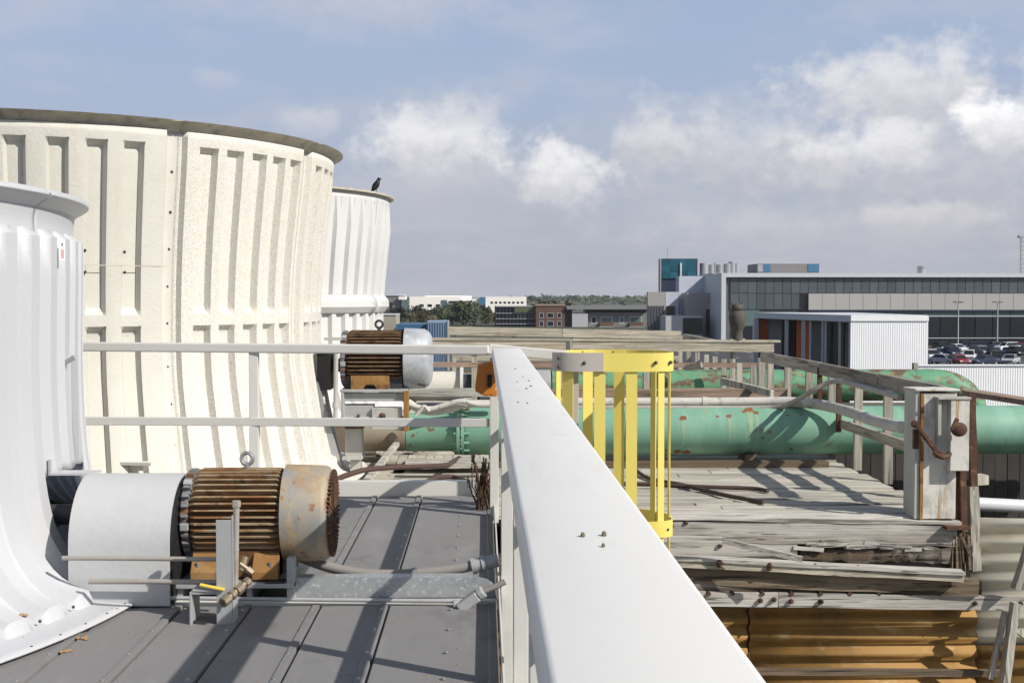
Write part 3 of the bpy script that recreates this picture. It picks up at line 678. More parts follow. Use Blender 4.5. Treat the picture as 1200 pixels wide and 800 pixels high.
p = atY(322, 586, 5.17)
# black disc and skirt paint the shade inside the guard's open end
cpl = thing('hub_and_guard_shade', 'shaft hub and black sheet for the shaded open end of the pale guard', 'coupling', (-1.295, 5.4, .03))
MB().lathe((-1.302, 5.4, .267), (1, 0, 0), [(0, .262), (.012, .262)], 36).build('disc', 'black', cpl, smooth=40)
MB().box(-1.301, -1.291, 5.14, 5.66, .028, .2).build('skirt', 'black', cpl)
MB().cyl((-1.30, 5.4, .37), (-1.2, 5.4, .37), .05, 16).build('hub', 'darkm', cpl)
# drive shaft seen through the stack's opening
shaft = thing('drive_shaft', 'dark drive shaft entering the opening of the nearest white stack', 'shaft', (-2.2, 5.45, .3))
MB().cyl((-3.2, 5.42, .36), (-1.76, 5.42, .36), .045, 20).build('tube', 'darkm', shaft, smooth=40)
MB().cyl((-1.98, 5.42, .36), (-1.93, 5.42, .36), .085, 20).build('collar', 'black', shaft, smooth=40)
# pale half round shaft guard
g = []
for i in range(25):
    th = math.pi * i / 24; g.append((5.4 - .275 * math.cos(th), .265 + .275 * math.sin(th)))
poly = [(5.125, .028)] + g + [(5.675, .028)]
inn = [(5.4 + (y - 5.4) * .965, .028 if z < .03 else .265 + (z - .265) * .965) for y, z in poly]
mb = MB(); N = len(poly)
vs = [(x, y, z) for x in (-1.72, -1.304) for (y, z) in poly] + [(x, y, z) for x in (-1.72, -1.304) for (y, z) in inn]
fs = []
for i in range(N - 1):
    fs += [(i, i + 1, N + i + 1, N + i), (2 * N + i, 3 * N + i, 3 * N + i + 1, 2 * N + i + 1), (i, 2 * N + i, 2 * N + i + 1, i + 1), (N + i, N + i + 1, 3 * N + i + 1, 3 * N + i)]
mb.add(vs, fs)
one('shaft_guard', mb, 'guard', 'pale grey half round guard cover left of the rusty motor', 'guard', smooth=40)
# motor support frame and galvanised skid channel
sk = thing('motor_skid', 'galvanised steel skid under the rusty motor reaching to the white railing', 'skid', (-.7, 5.35, .026))
MB().box(-1.31, -.80, 5.18, 5.62, .085, .105).build('top_plate', 'steelgrey', sk, bevel=.003)
for x in (-1.29, -1.0, -.83): MB().box(x, x + .022, 5.2, 5.6, .028, .084).build('rib_plate', 'steelgrey', sk)
mb = MB()
for x in (-1.24, -.88):
    for y in (5.21, 5.56): mb.box(x - .04, x + .04, y - .03, y + .03, .1055, .112)
mb.build('shims', 'darkm', sk)
poly = [(-.815, .03), (.04, .03), (.045, .036)] + [(.045 - .09 * (1 - math.cos(R(a))), .07 + .047 * math.sin(R(a))) for a in (0, 25, 50, 75, 90)] + [(-.815, .117)]
MB().prism(poly, 5.235, 5.243, 'xz').build('channel_web', 'galv', sk)
MB().box(-.815, -.05, 5.243, 5.31, .109, .117).build('channel_flange', 'galv', sk)
MB().box(-.83, -.80, 5.19, 5.26, .03, .21).build('end_plate', 'steelgrey', sk)

# ------------------------------------------------------------------ conduits near the motor
def cond(name, pts, r, m, label, cat='pipe', group=None, n=10, extra=None):
    return one(name, MB().tube(pts, r, n), m, label, cat, group, smooth=60)
Yc = 5.03
def pxs(l, Y): return [atY(a, b, Y) for a, b in l]
cond('grease_pipe', pxs([(73, 653.5), (160, 654), (256, 655)], 5.0), .0095, 'conduit', 'uppermost of three thin pipes from the near stack to the grey bracket')
cond('grease_pipe', pxs([(104, 681), (180, 681), (262, 682)], 5.0), .0105, 'conduit', 'middle of three thin pipes from the near stack to the grey bracket')
cp_ = thing('conduit_run', 'long lowest grey pipe along the deck ending in an angled fitting by the railing', 'pipe', atY(350, 703, 5.14))
MB().tube(pxs([(147, 699.5), (300, 701.5), (450, 703), (541, 704)], 5.14), .0085, 10).build('pipe', 'steelgrey', cp_, smooth=60)
mb = MB(); a, b = atY(538, 713, 5.10), atY(560, 697, 5.10); mb.beam(a, b, .05, .045); mb.cyl(b, b + (b - a).normalized() * .03, .028, 10); mb.cyl(atY(531, 709, 5.12), atY(542, 709, 5.12), .024, 10)
mb.build('fitting', 'steelgrey', cp_, bevel=.006)
MB().tube(spline(pxs([(556, 699), (566, 693), (578, 688), (592, 681)], 5.10), 5), .0125, 10).build('flexible_tail', 'flex', cp_, smooth=60)
fl = thing('flexible_conduit', 'thick grey flexible conduit curving from the rusty motor to the railing', 'conduit', atY(470, 672, 5.42))
MB().tube(spline([atY(330, 640, 5.5), atY(352, 652, 5.45), atY(385, 664, 5.42), atY(420, 671, 5.4), atY(455, 673, 5.4), atY(490, 671.5, 5.4), atY(525, 668, 5.4), atY(555, 662, 5.4)], 5), .023, 12).build('hose', 'flex', fl, smooth=60)
a, b = atY(553, 663, 5.4), atY(584, 656, 5.4); d = (b - a).normalized()
mb = MB(); mb.cyl(a, a + d * .02, .036, 14); mb.cyl(a + d * .02, a + d * .045, .031, 14); mb.cyl(a + d * .045, a + d * .06, .036, 14); mb.cyl(a + d * .06, b, .029, 14); mb.build('connector', 'steelgrey', fl, smooth=30)
a = atY(486, 672, 5.4); MB().cyl(a - Vector((.012, 0, 0)), a + Vector((.014, 0, 0)), .029, 14).build('clamp', 'galvbolt', fl)
# drain bracket with valve
DY = 4.93
dv = thing('drain_valve_bracket', 'upright grey bracket with riser pipe and yellow handled valve before the rusty motor', 'valve', atZ(260, 735, 0))
def bx(px0, py0, px1, py1, y0, y1):
    a, b = atY(px0, py1, y0), atY(px1, py0, y0); return (a.x, b.x, y0, y1, a.z, b.z)
MB().box(*bx(254, 609, 272, 737, 4.86, 4.866)).build('upright_plate', 'steelgrey', dv, bevel=.001)
a = atY(272, 737, 4.86); z1 = atY(272, 602, 4.90).z
MB().box(a.x, a.x + .006, 4.86, 4.95, a.z, z1).build('upright_flange', 'steelgrey', dv, bevel=.001)
mb = MB(); l, r_ = atY(222, 735, 4.86), atY(255, 735, 4.86); zt = atY(222, 694, 4.86).z
mb.box(l.x, r_.x, 4.86, 5.0, zt - .008, zt); mb.box(l.x, l.x + .01, 4.86, 5.0, .002, zt - .009); mb.box(l.x + .011, r_.x, 4.86, 5.0, .002, .01)
mb.build('channel_foot', 'steelgrey', dv, bevel=.002)
p0, p1 = atY(275.5, 690, 4.88), atY(277, 590, 4.88)
mb = MB(); mb.cyl(p0, p1, .0125, 14); mb.cyl(p1 - Vector((0, 0, .012)), p1 + Vector((0, 0, .012)), .017, 6); pm = atY(276, 645, 4.88); mb.cyl(pm, pm + Vector((0, 0, .006)), .0145, 14)
mb.build('riser_pipe', 'conduit', dv, smooth=40)
a, b = atY(261, 706, 4.80), atY(291, 680, 4.93); d = b - a
mb = MB(); mb.cyl(a, b, .014, 12)
for t0, t1, rr in ((0, .22, .021), (.3, .42, .019), (.5, .72, .022), (.85, 1.0, .019)): mb.cyl(a + d * t0, a + d * t1, rr, 8)
mb.build('valve_body', 'brass', dv, smooth=30)
MB().beam(atY(234, 684.5, 4.85), atY(263, 690.5, 4.85), .018, .010).build('valve_handle', 'yhandle', dv, bevel=.003)
pts = [atY(283, 660, 4.95), atY(287, 650, 4.96), atY(284, 642, 4.97)]
mb = MB(); mb.cyl(atY(283, 668, 4.95), atY(288, 652, 4.97), .013, 10); mb.cyl(atY(281, 660, 4.95), atY(296, 671, 4.95), .011, 10); mb.cyl(atY(290, 666, 4.95), atY(296, 671, 4.95), .015, 6); mb.build('elbow_fitting', 'brass', dv, smooth=40)

# ------------------------------------------------------------------ NEAR RAILING (along the deck's right edge)
rl = thing('guard_railing', 'broad white capped railing running away from the viewer along the deck edge', 'railing', (.14, 3.5, -.2))
def cap_piece(y0, y1):
    r = .009; prof = []
    for cx, cz, a0 in ((.207, 1.0035, 0), (.056, 1.0035, 90), (.056, .964, 180), (.207, .964, 270)):
        for a in (0, 30, 60, 90): prof.append((cx + r * math.cos(R(a0 + a)), cz + r * math.sin(R(a0 + a))))
    return MB().prism(prof, y0, y1, 'xz')
cap_piece(.15, 2.597).build('rail_cap', 'frp', rl, smooth=40)
cap_piece(2.6, 7.19).build('rail_cap', 'frp', rl, smooth=40)
for y, x in ((1.4, .1), (2.72, .1), (4.02, .096), (5.32, .074)):
    MB().box(x, x + .05, y, y + .05, -.45, .957).build('post', 'rail', rl, bevel=.003)
    MB().cyl((x + .02, y - .001, .70), (x + .02, y - .012, .70), .008, 6).build('bolt', 'bolt', rl)
MB().box(.147, .175, .3, 7.19, .545, .60).build('mid_rail', 'rail', rl, bevel=.003)
MB().box(.060, .066, .3, 7.19, .012, .10).build('toe_board', 'rail', rl)
MB().box(.035, .085, 7.195, 7.245, -.01, .957).build('corner_post', 'rail', rl, bevel=.003)
# droppings on the cap (only grime)
mb = MB()
for px, py in ((523, 365), (0, 0)): pass
for px, py, s in ((664, 433, 4), (668, 445, 5), (676, 462, 6), (622, 452, 5), (617, 455, 5), (607, 471, 4), (618, 472, 4), (604, 432, 4), (683, 627, 9), (708, 626, 10), (707, 639, 7), (620, 446, 4), (613, 441, 3), (606, 447, 3)):
    p = atZ(px, py, 1.014)
    if .055 < p.x < .205: mb.ell(p, .0016 * s * p.y / 3.2 * .45, .0026 * s * p.y / 3.2 * .45, .0012 * s * .4, 6, 4)
mb.build('droppings', 'drop', rl, kind='stuff')
# railing across
rc = thing('guard_railing', 'ivory two rail railing crossing behind the rusty motor to the far corner', 'railing', (-1.2, 7.3, 0))
def ln(x, yl, yr): return yl + (yr - yl) * (x + 2.45) / 2.5
MB().beam((-2.6, 7.56, 1.012), (.03, 7.222, 1.0), .05, .056).build('top_rail', 'rail', rc, bevel=.008)
MB().beam((-2.6, 7.56, .56), (.03, 7.222, .575), .03, .05).build('mid_rail', 'rail', rc, bevel=.004)
MB().box(-1.40, -1.345, 7.39, 7.44, .0, .98).build('post', 'rail', rc, bevel=.003)
MB().box(-2.5, .03, 7.40, 7.406, .03, .12)
MB().beam((.03, 7.26, 1.005), (.49, 7.24, .965), .05, .06).build('return_rail', 'rail', rc, bevel=.006)
MB().box(.545, .585, 7.62, 7.66, -.05, .96).build('return_post', 'tan', rc, bevel=.003)
# orange box on the corner post
poly = [(-.035, .925), (.055, .945), (.07, .92), (.07, .80), (.05, .755), (.01, .745), (-.05, .775), (-.05, .80)]
ob = thing('receptacle_box', 'small orange box fixed to the far corner post of the railing', 'box', (.0, 7.1, .74))
MB().prism(poly, 7.02, 7.19, 'xz').build('housing', 'orange', ob, bevel=.008)
MB().box(.02, .045, 7.012, 7.021, .80, .87).build('slot', 'black', ob)
MB().box(.035, .075, 7.03, 7.1, .745, .78).build('lip', 'orange', ob, bevel=.004)
# dry weed at the corner
mb = MB(); c = Vector((.0, 7.45, .03))
for i in range(70):
    a = random.uniform(0, 6.3); h = random.uniform(.08, .32); r1 = random.uniform(.0, .05)
    p = c + Vector((r1 * math.cos(a), r1 * math.sin(a), 0)); q = c + Vector((random.gauss(0, .045), random.gauss(0, .05), h))
    mb.tube([p, p.lerp(q, .5) + Vector((random.gauss(0, .015), 0, 0)), q], random.uniform(.002, .006), 4)
    if i % 3 == 0: mb.ell(q, .012, .01, .016, 5, 4)
one('dried_weed', mb, 'twig', 'brown dried weed clump at the foot of the corner post', 'weed')

# ------------------------------------------------------------------ YELLOW LADDER CAGE
CX, CY, CR = .752, 7.25, .345
cg = thing('ladder_cage', 'bright yellow ladder safety cage of upright slats beyond the white railing', 'ladder cage', (CX, CY, -.6))
def cpos(deg, off=0):
    # squarish flattened hoop seen in plan; deg 0 faces the viewer, 90 to the right
    t = R(deg); sn, cs = math.sin(t), math.cos(t); e = 2 / 4.0 if cs > 0 else 1.0
    return Vector((CX + math.copysign(abs(sn) ** e, sn) * (CR + off), CY - math.copysign(abs(cs) ** e, cs) * ((.20 if cs > 0 else .30) + off), 0))
def ctan(deg): return (cpos(deg + 1) - cpos(deg - 1)).normalized()
def hoop(z0, z1, a0, a1, n=48, off=0, th=.008):
    mb = MB(); vs, fs = [], []
    for i in range(n + 1):
        a = a0 + (a1 - a0) * i / n; p, q = cpos(a, off), cpos(a, off + th)
        vs += [(p.x, p.y, z0), (q.x, q.y, z0), (q.x, q.y, z1), (p.x, p.y, z1)]
    for i in range(n):
        for k in range(4): fs.append((i * 4 + k, i * 4 + (k + 1) % 4, i * 4 + 4 + (k + 1) % 4, i * 4 + 4 + k))
    fs += [(0, 1, 2, 3), tuple(n * 4 + k for k in (3, 2, 1, 0))]
    return mb.add(vs, fs)
def at_px(px, front):
    Y = 7.06 if front else 7.48; x = ((px - 567) / F * Y - CX) / CR; x = max(-.995, min(.995, x))
    t = math.degrees(math.asin(math.copysign(abs(x) ** (2.0 if front else 1.0), x))); return t if front else 180 - t
ZT = .99
hoop(ZT - .107, ZT, -8, 268).build('hoop', 'yellow', cg, smooth=30)
hoop(-.075, .02, -60, 268).build('hoop', 'yellow', cg, smooth=30)
hoop(-1.2, -1.11, -60, 268).build('hoop', 'yellow', cg, smooth=30)
slat_angles = [at_px(p_, True) for p_ in (665, 703, 741, 777)] + [90] + [at_px(p_, False) for p_ in (766, 727.5, 689.5, 652)]
for a in slat_angles:
    c = cpos(a, -.005); c.z = 0; tg = ctan(a)
    MB().beam(c + Vector((0, 0, -1.25)), c + Vector((0, 0, ZT - .004)), .040 if 30 < a < 80 or 100 < a < 145 else .064, .007, Vector((tg.y, -tg.x, 0))).build('slat', 'yellow', cg)
# taupe splice plate carrying the front of the hoop
pl = MB(); vs = []
hoop(ZT - .105, ZT + .002, -75, at_px(708, True), 14, .0085, .010).build('splice_plate', 'tan', cg, smooth=30)
mb = MB()
for a, z in ((-52, .03), (-52, .08), (-14, .055), (24, .055), (52, .055), (84, .055), (140, .055), (205, .055)):
    p = cpos(a, .018); p.z = ZT - z; mb.ell(p, .011, .011, .011, 8, 6)
for a in (50, 82): 
    p = cpos(a, .01); p.z = -.03; mb.ell(p, .008, .008, .008, 6, 4)
mb.build('bolts', 'bolt', cg, kind='stuff')

# ------------------------------------------------------------------ OLD WOODEN TOWER: deck, edge timbers, siding
tower_body = MB(); tower_body.box(-9, 3.9, 10.75, 33, GZ, -.95); tower_body.box(-9, -.2, 8.1, 10.74, GZ, -.95)
tower = thing('cooling_tower', 'old wooden cooling tower with rotten edge timbers and amber corrugated siding', 'cooling tower', (0, 12, GZ))
tower_body.build('tower_wall', 'wdark', tower)
MB().box(-9, -.1, -2, 7.9, GZ, -.17).build('near_cell_wall', 'panelgrey', tower)
wd = thing('wood_deck', 'bleached grey wooden plank deck below the green pipes', 'deck', (1, 14, ZD - .05)); del wd['label']; del wd['category']; wd['kind'] = 'structure'
MB().box(-8.5, -.15, 8.12, 32, ZD - .12, ZD - .045).box(-.149, 3.9, 10.45, 32, ZD - .12, ZD - .045).build('joists', 'wdark', wd)
y = 10.32; i = 0
while y < 15.6:
    w = random.choice((.14, .19, .19, .24))
    cuts = sorted([-.9 + random.uniform(-.1, .1), random.uniform(1.0, 2.6), 3.93 + random.uniform(-.03, .03)])
    for a, b in zip(cuts[:-1], cuts[1:]):
        dz = random.uniform(-.006, .006)
        MB().beam((a + .006, y + w / 2, ZD - .018 + dz), (b - .006, y + w / 2 + random.uniform(-.006, .006), ZD - .018 + dz + random.uniform(-.006, .006)), w - .016, .036, seg=6, jit=.004).build('plank', 'wdeck', wd)
    y += w; i += 1
while y < 30:
    MB().beam((-1.2, y + .15, ZD - .02), (3.9, y + .15, ZD - .02), .285, .036).build('plank', 'wdeck', wd); y += .3
y = 8.15
while y < 13.6:
    w = .19
    if not (9.0 < y < 9.2): MB().beam((-2.2, y + w / 2, ZD - .018), (-.95 + random.uniform(-.05, .05), y + w / 2, ZD - .018 + random.uniform(-.006, .006)), w - .012, .036, seg=4, jit=.003).build('plank', 'wdeck', wd)
    y += w
y = 8.15
while y < 10.3:
    MB().beam((-.9, y + .095, ZD - .02), (-.2, y + .095, ZD - .02), .178, .036, seg=2, jit=.003).build('plank', 'wdeck', wd); y += .19
# short boards set away from the viewer, seen beyond the curb
x = -1.12
while x < .05:
    w = .098
    a = Vector((x + w / 2, 13.0, -.425)); MB().beam(a, a + Vector((0, .55, .0)), w - .008, .03, jit=.003).build('short_board', 'wdeck', wd); x += w
# edge timbers seen from the front, right of the railing
def tim(name, pl, pr, d, h, m, Y0, Y1, seg=10, jit=.006, bev=0, up=(0, 0, 1)):
    # pl, pr = pixel of the front face's top left / right; Y of front face at each; depth d, height h
    a, b = atY(*pl, Y0), atY(*pr, Y1)
    o = MB().beam(a + Vector((0, d / 2, -h / 2)), b + Vector((0, d / 2, -h / 2)), d, h, up, seg, jit).build(name, m, tower); return o
tim('edge_board', (700, 600), (1075, 605), .12, .022, 'wx', 10.18, 10.18)
tim('edge_board', (700, 603.5), (1128, 611), .15, .03, 'wx', 10.10, 10.08)
tim('edge_beam', (690, 609), (1122, 616), .26, .17, 'wold', 10.115, 10.085, 16, .005)
tim('edge_beam', (690, 632.5), (935, 637), .24, .13, 'wold', 10.12, 10.10, 10, .006)
tim('rotten_beam_face', (936, 637.5), (1114, 641), .22, .13, 'wrot', 10.125, 10.10, 18, .016)
tim('ledger_board', (700, 648), (1132, 670), .12, .03, 'wx', 10.02, 9.82, 12, .003)
MB().box(-.3, 4.05, 10.20, 10.4, -1.02, -.85).build('gap_shade_board', 'wrot', tower)  # black board paints the shade in the gap behind the ledger
tim('ledger_fascia', (700, 652.5), (1130, 674.5), .05, .05, 'wtan', 10.03, 9.84, 10, .004)
tim('lower_beam', (700, 660), (1148, 680), .12, .135, 'wbrown', 10.07, 9.92, 14, .006)
MB().box(-.3, 4.1, 10.03, 10.16, -1.235, -1.03).build('light_block_board', 'wrot', tower)  # added to keep sun off the siding's top and darken the gap
tim('bolted_rail', (700, 692.5), (912, 695), .05, .115, 'wx', 9.98, 9.97, 6, .003)
tim('bolted_rail', (912.6, 695), (1215, 699), .05, .115, 'wx', 9.97, 9.95, 6, .003)
bl = MB()
for px, py in ((891, 703), (907, 702), (927, 704), (961, 705), (1142, 706), (1195, 706), (962, 704)):
    p = atY(px, py, 9.965); bl.lathe(p, (0, -1, 0), [(-.01, .02), (.018, .02), (.018, .011), (.045, .011)], 7)
for px in (790, 830, 858, 893, 927, 961, 995, 1029, 1065, 1101): 
    p = atY(px, 694.5, 9.99); bl.lathe(p + Vector((0, 0, .0)), (0, -1, 0), [(-.03, .018), (.03, .018)], 7)
for px, py in ((902, 663), (955, 664), (1005, 666), (1058, 671), (843, 660)): 
    p = atY(px, py, 9.93); bl.lathe(p, (0, -.3, 1), [(-.03, .02), (.015, .02), (.02, .011), (.03, .011)], 7)
for px, py in ((804, 612), (844, 639)): bl.ell(atY(px, py, 10.1), .02, .02, .02, 6, 4)
bl.build('bolts', 'redrust', tower, kind='stuff')
sl_ = MB(); sd_ = MB()
for i in range(20):
    px = random.uniform(925, 1100); py = 633 + (px - 925) * .02 + random.uniform(-1, 9) ** 1
    a = atY(px, py, 10.10); L = random.uniform(.06, .42); sl_.beam(a, a + Vector((L, random.uniform(-.01, .01), random.uniform(-.02, .012))), random.uniform(.01, .03), random.uniform(.008, .03), seg=3, jit=.004)
for i in range(14):
    px = random.uniform(900, 1090); py = random.uniform(626, 640)
    a = atY(px, py, 10.108); L = random.uniform(.05, .35); sd_.beam(a, a + Vector((L, 0, random.uniform(-.012, .012))), .012, random.uniform(.004, .016), seg=3, jit=.003)
sl_.build('pale_slivers', 'wold', tower, kind='stuff'); sd_.build('dark_slivers', 'wrot', tower, kind='stuff')
# rotten end of the edge beam
mb = MB()
for i in range(26):
    a = atY(1112 + random.uniform(0, 26), 620 + random.uniform(0, 12), 10.1); b = a + Vector((random.uniform(-.02, .12), random.uniform(-.02, .1), -random.uniform(.12, .42)))
    mb.beam(a, b, random.uniform(.015, .04), random.uniform(.01, .03))
mb.build('rotten_splinters', 'wdark', tower, kind='stuff')
# loose pale lath lying against the edge
a, b, c = atY(770, 631, 9.9), atY(846, 633, 9.88), atY(940, 655, 9.7)
one('loose_lath', MB().beam(a, b + Vector((.0, 0, 0)), .03, .055, seg=2).beam(b, c, .03, .045, seg=2), 'wx', 'pale loose lath slanting down across the old deck edge', 'board')
# corrugated siding, ridges along X
def corrug(x0, x1, zt, zb, Y, amp, pitch, name, m, parent):
    n = int((zt - zb) / pitch * 10); vs, fs = [], []
    for i in range(n + 1):
        z = zt + (zb - zt) * i / n; yy = Y - amp * math.sin(2 * math.pi * (zt - z) / pitch)
        vs += [(x0, yy, z), (x1, yy, z)]
    for i in range(n): fs.append((2 * i, 2 * i + 1, 2 * i + 3, 2 * i + 2))
    o = MB().add(vs, fs).build(name, m, parent, smooth=60, recalc=False); solid(o, .006); return o
corrug(-.3, 2.2, -1.2, -4.5, 10.20, .032, .142, 'siding_sheet', 'siding', tower)
corrug(2.21, 4.12, -1.2, -4.5, 10.18, .032, .142, 'siding_sheet', 'siding', tower)
corrug(4.09, 6.6, -.55, -1.62, 10.26, .03, .16, 'siding_sheet', 'siding2', tower)
corrug(4.13, 6.6, -1.62, -4.5, 10.24, .032, .142, 'siding_sheet', 'siding', tower)
a, b = atY(860, 786, 10.0), atY(1175, 788, 10.0)
MB().beam(a, b, .05, .05, seg=4, jit=.004).build('siding_rail', 'wdark', tower)
# slanting braces at lower right
MB().beam(atY(1190, 690, 9.86), atY(1206, 640, 9.86), .05, .09, (0, 1, 0), 3, .003).build('brace', 'wz', tower)
MB().beam(atY(1173, 830, 9.80), atY(1190, 706, 9.86), .06, .085, (0, 1, 0), 3, .003).build('brace', 'wz', tower)
MB().beam(atY(1160, 795, 9.86), atY(1178, 716, 9.90), .04, .04, (0, 1, 0), 3, .003).build('brace', 'wz', tower)
MB().beam(atY(1190, 735, 10.0), atY(1225, 765, 10.0), .05, .09, (0, 1, 0), 3, .003).build('brace', 'wz', tower)
# upright at the corner: grey wood below, rusty steel above
MB().beam(atY(1143, 668, 10.18), atY(1139.5, 570, 10.24), .075, .085, (0, 1, 0), 6, .004).build('corner_post', 'wz', tower)
MB().beam(atY(1140.5, 572, 10.24), atY(1138, 462, 10.28), .055, .066, (0, 1, 0), 5, .003).build('corner_angle', 'redrust', tower)
MB().beam(atY(1129, 622, 10.16), atY(1127, 536, 10.19), .05, .06, (0, 1, 0)).build('corner_channel', 'redrust', tower)
MB().beam(atY(1121, 618, 10.20), atY(1119, 536, 10.22), .03, .05, (0, 1, 0)).build('corner_channel', 'redrust', tower)
MB().box(*bx(1110, 617, 1138, 620.5, 10.0, 10.2)).build('seat_plate', 'redrust', tower)
MB().beam(atY(1141, 562, 10.3), atY(1154, 561, 10.32), .08, .12, (0, 1, 0)).build('cleat', 'wz', tower)

# ------------------------------------------------------------------ white wooden gate box with rusty latch
bxx = thing('timber_box_post', 'dirty white timber box post, shade blotches in its paint, with rusty latch arm at the end of the wooden railing', 'box', atY(1100, 610, 10.15))
L_, R_ = atY(1078, 608, 10.12), atY(1123, 608, 10.12); zt = atY(1090, 458, 10.12).z
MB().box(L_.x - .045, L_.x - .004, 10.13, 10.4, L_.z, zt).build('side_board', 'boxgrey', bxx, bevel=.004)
MB().box(L_.x - .003, L_.x + .022, 10.115, 10.15, L_.z, zt - .02).build('corner_strip', 'ochre', bxx)
MB().box(L_.x + .024, R_.x - .02, 10.13, 10.38, L_.z, zt - .02).build('front_board', 'gboxw', bxx, bevel=.004)
MB().box(L_.x - .05, R_.x + .0, 10.11, 10.42, zt, zt + .015).build('lid', 'gboxw', bxx, bevel=.003)
a, b = atY(1099, 540, 10.05), atY(1135, 540, 10.05); zt2 = atY(1115, 468, 10.05).z
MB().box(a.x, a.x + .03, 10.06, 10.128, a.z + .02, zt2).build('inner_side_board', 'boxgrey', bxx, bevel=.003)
MB().box(a.x + .10, b.x, 10.04, 10.128, a.z - .08, zt2).build('inner_front_board', 'gboxw', bxx, bevel=.003)
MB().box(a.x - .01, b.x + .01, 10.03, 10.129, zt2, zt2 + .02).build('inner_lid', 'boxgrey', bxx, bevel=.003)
p, q = atY(1073, 497, 10.05), atY(1100, 532, 9.95)
mb = MB(); mb.beam(p, q, .03, .055, (0, 1, 0), 4, .003); mb.lathe(p + Vector((0, .03, 0)), (0, -1, 0), [(0, .032), (.05, .032)], 12); mb.lathe(q + Vector((0, .03, 0)), (0, -1, 0), [(0, .035), (.06, .03)], 10)
mb.build('latch_arm', 'redrust', bxx, bevel=.004)
MB().box(*bx(1071, 503, 1077, 526, 10.06, 10.1)).build('hinge', 'redrust', bxx)
q = atY(1104, 534, 9.95); MB().tube(spline([q + Vector((-.07, 0, .03)), q + Vector((-.02, -.03, -.005)), q + Vector((.05, 0, .0)), q + Vector((.07, .02, .02))], 4), .02, 8).build('latch_hook', 'redrust', bxx, smooth=50)
q = atY(1124, 503, 9.97); mb = MB(); mb.ell(q, .07, .03, .06, 10, 7); mb.beam(q + Vector((-.06, -.01, .0)), q + Vector((-.02, -.01, .09)), .02, .03); mb.build('rust_lump', 'redrust', bxx, smooth=40)

# ------------------------------------------------------------------ WOODEN RAILINGS
RX = 3.92
wr = thing('wood_railing', 'long grey wooden railing coming towards the viewer at right of the plank deck', 'railing', (RX, 14, ZD))
for (ya, yb) in ((17.35, 14.32), (14.30, 12.15), (12.13, 10.46)):
    MB().beam((RX, ya, .487), (RX, yb, .487 + random.uniform(-.006, .006)), .045, .14, seg=4, jit=.003).build('top_rail', 'wy', wr)
for yy in (24, 23.05, 22.1, 21.3, 20.5, 19.2, 18.2, 17.1, 16.15, 15.1, 14.1, 13.1, 12.1, 11.1):
    top = .41 if yy < 17.5 else .30
    MB().beam((RX + .075, yy, ZD - .02), (RX + .075 + random.uniform(-.015, .015), yy, top), .085, .045, (0, 1, 0), 2, .003).build('post', 'wz', wr)
MB().beam((RX, 13.55, -.07), (RX, 10.46, -.06), .04, .10, seg=4, jit=.003).build('lower_rail', 'wy', wr)
MB().beam((RX - .01, 14.3, -.2), (RX - .01, 14.3, .5), .05, .05, (0, 1, 0)).build('dark_post', 'redrust', wr)
MB().beam((RX - .03, 13.45, -.16), (RX - .03, 13.45, .42), .05, .05, (0, 1, 0)).build('dark_post', 'redrust', wr)
MB().beam((RX + .02, 17.45, ZD), (RX + .02, 17.45, .46), .11, .10, (0, 1, 0)).build('post', 'wz', wr)
wr2 = thing('wood_railing', 'weathered capped wooden railing crossing behind the ladder cage with the owl on it', 'railing', (2, 20, ZD), 'wooden railings crossing the deck')
xs = [atY(440, 0, 20).x, atY(674, 0, 20).x, atY(905, 0, 20).x]
def zfar(x): return .655 - .045 * (x + .94) / 5.6
for i, (a, b) in enumerate(((-1.7, 1.42), (1.43, 4.80))):
    MB().beam((a, 19.98, zfar(a)), (b, 19.98, zfar(b)), .15, .035, seg=5, jit=.003).build('cap_board', 'wtan', wr2)
    MB().beam((a, 19.94, zfar(a) - .095), (b - .1, 19.94, zfar(b) - .095), .04, .15, seg=5, jit=.003).build('face_board', 'wtan', wr2)
MB().beam((-1.7, 20.02, .24), (4.6, 20.02, .22), .05, .08, seg=5, jit=.003).build('lower_rail', 'wred', wr2)
for x in (-1.6, -.2, 1.2, 2.6, 4.0): MB().box(x, x + .09, 20.0, 20.06, ZD, .56).build('post', 'wz', wr2)
wr3 = thing('wood_railing', 'farthest single board wooden railing below the distant brick building', 'railing', (2, 27.2, ZD), 'wooden railings crossing the deck')
for a, b in ((-.78, 1.72), (1.73, 4.35)):
    MB().beam((a, 27.2, .585 - .02 * a), (b, 27.2, .585 - .02 * b), .05, .18, seg=4, jit=.004).build('top_rail', 'wtan', wr3)
MB().beam((4.4, 27.1, .45), (4.45, 22.2, .43), .06, .16, seg=4, jit=.005).build('return_rail', 'wy', wr3)
for x in (-.7, .6, 1.9, 3.1, 4.3): MB().box(x, x + .09, 27.23, 27.28, ZD, .5).build('post', 'wz', wr3)
MB().beam((-.7, 27.25, .0), (4.3, 27.25, -.02), .04, .12, seg=3, jit=.004).build('lower_rail', 'wtan', wr3)
one('timber_beam', MB().beam((.6, 14.45, .19), (3.55, 14.45, .19), .15, .11, seg=8, jit=.004), 'wred', 'pinkish grey timber just behind the white flaking conduit', 'timber')
one('timber_beam', MB().beam(atY(470, 459, 14.2), atY(590, 460, 14.2), .16, .085, seg=6, jit=.004), 'wx', 'grey timber beam right of the steel motor stand', 'timber')
one('shadowline', MB().beam((-.2, 13.2, ZD + .03), (3.7, 13.2, ZD + .03), .14, .07, seg=8, jit=.004), 'wdark', 'dark sleeper drawn as a timber under the near green pipe', 'timber')  # dark board put in as the shadow line on the planks
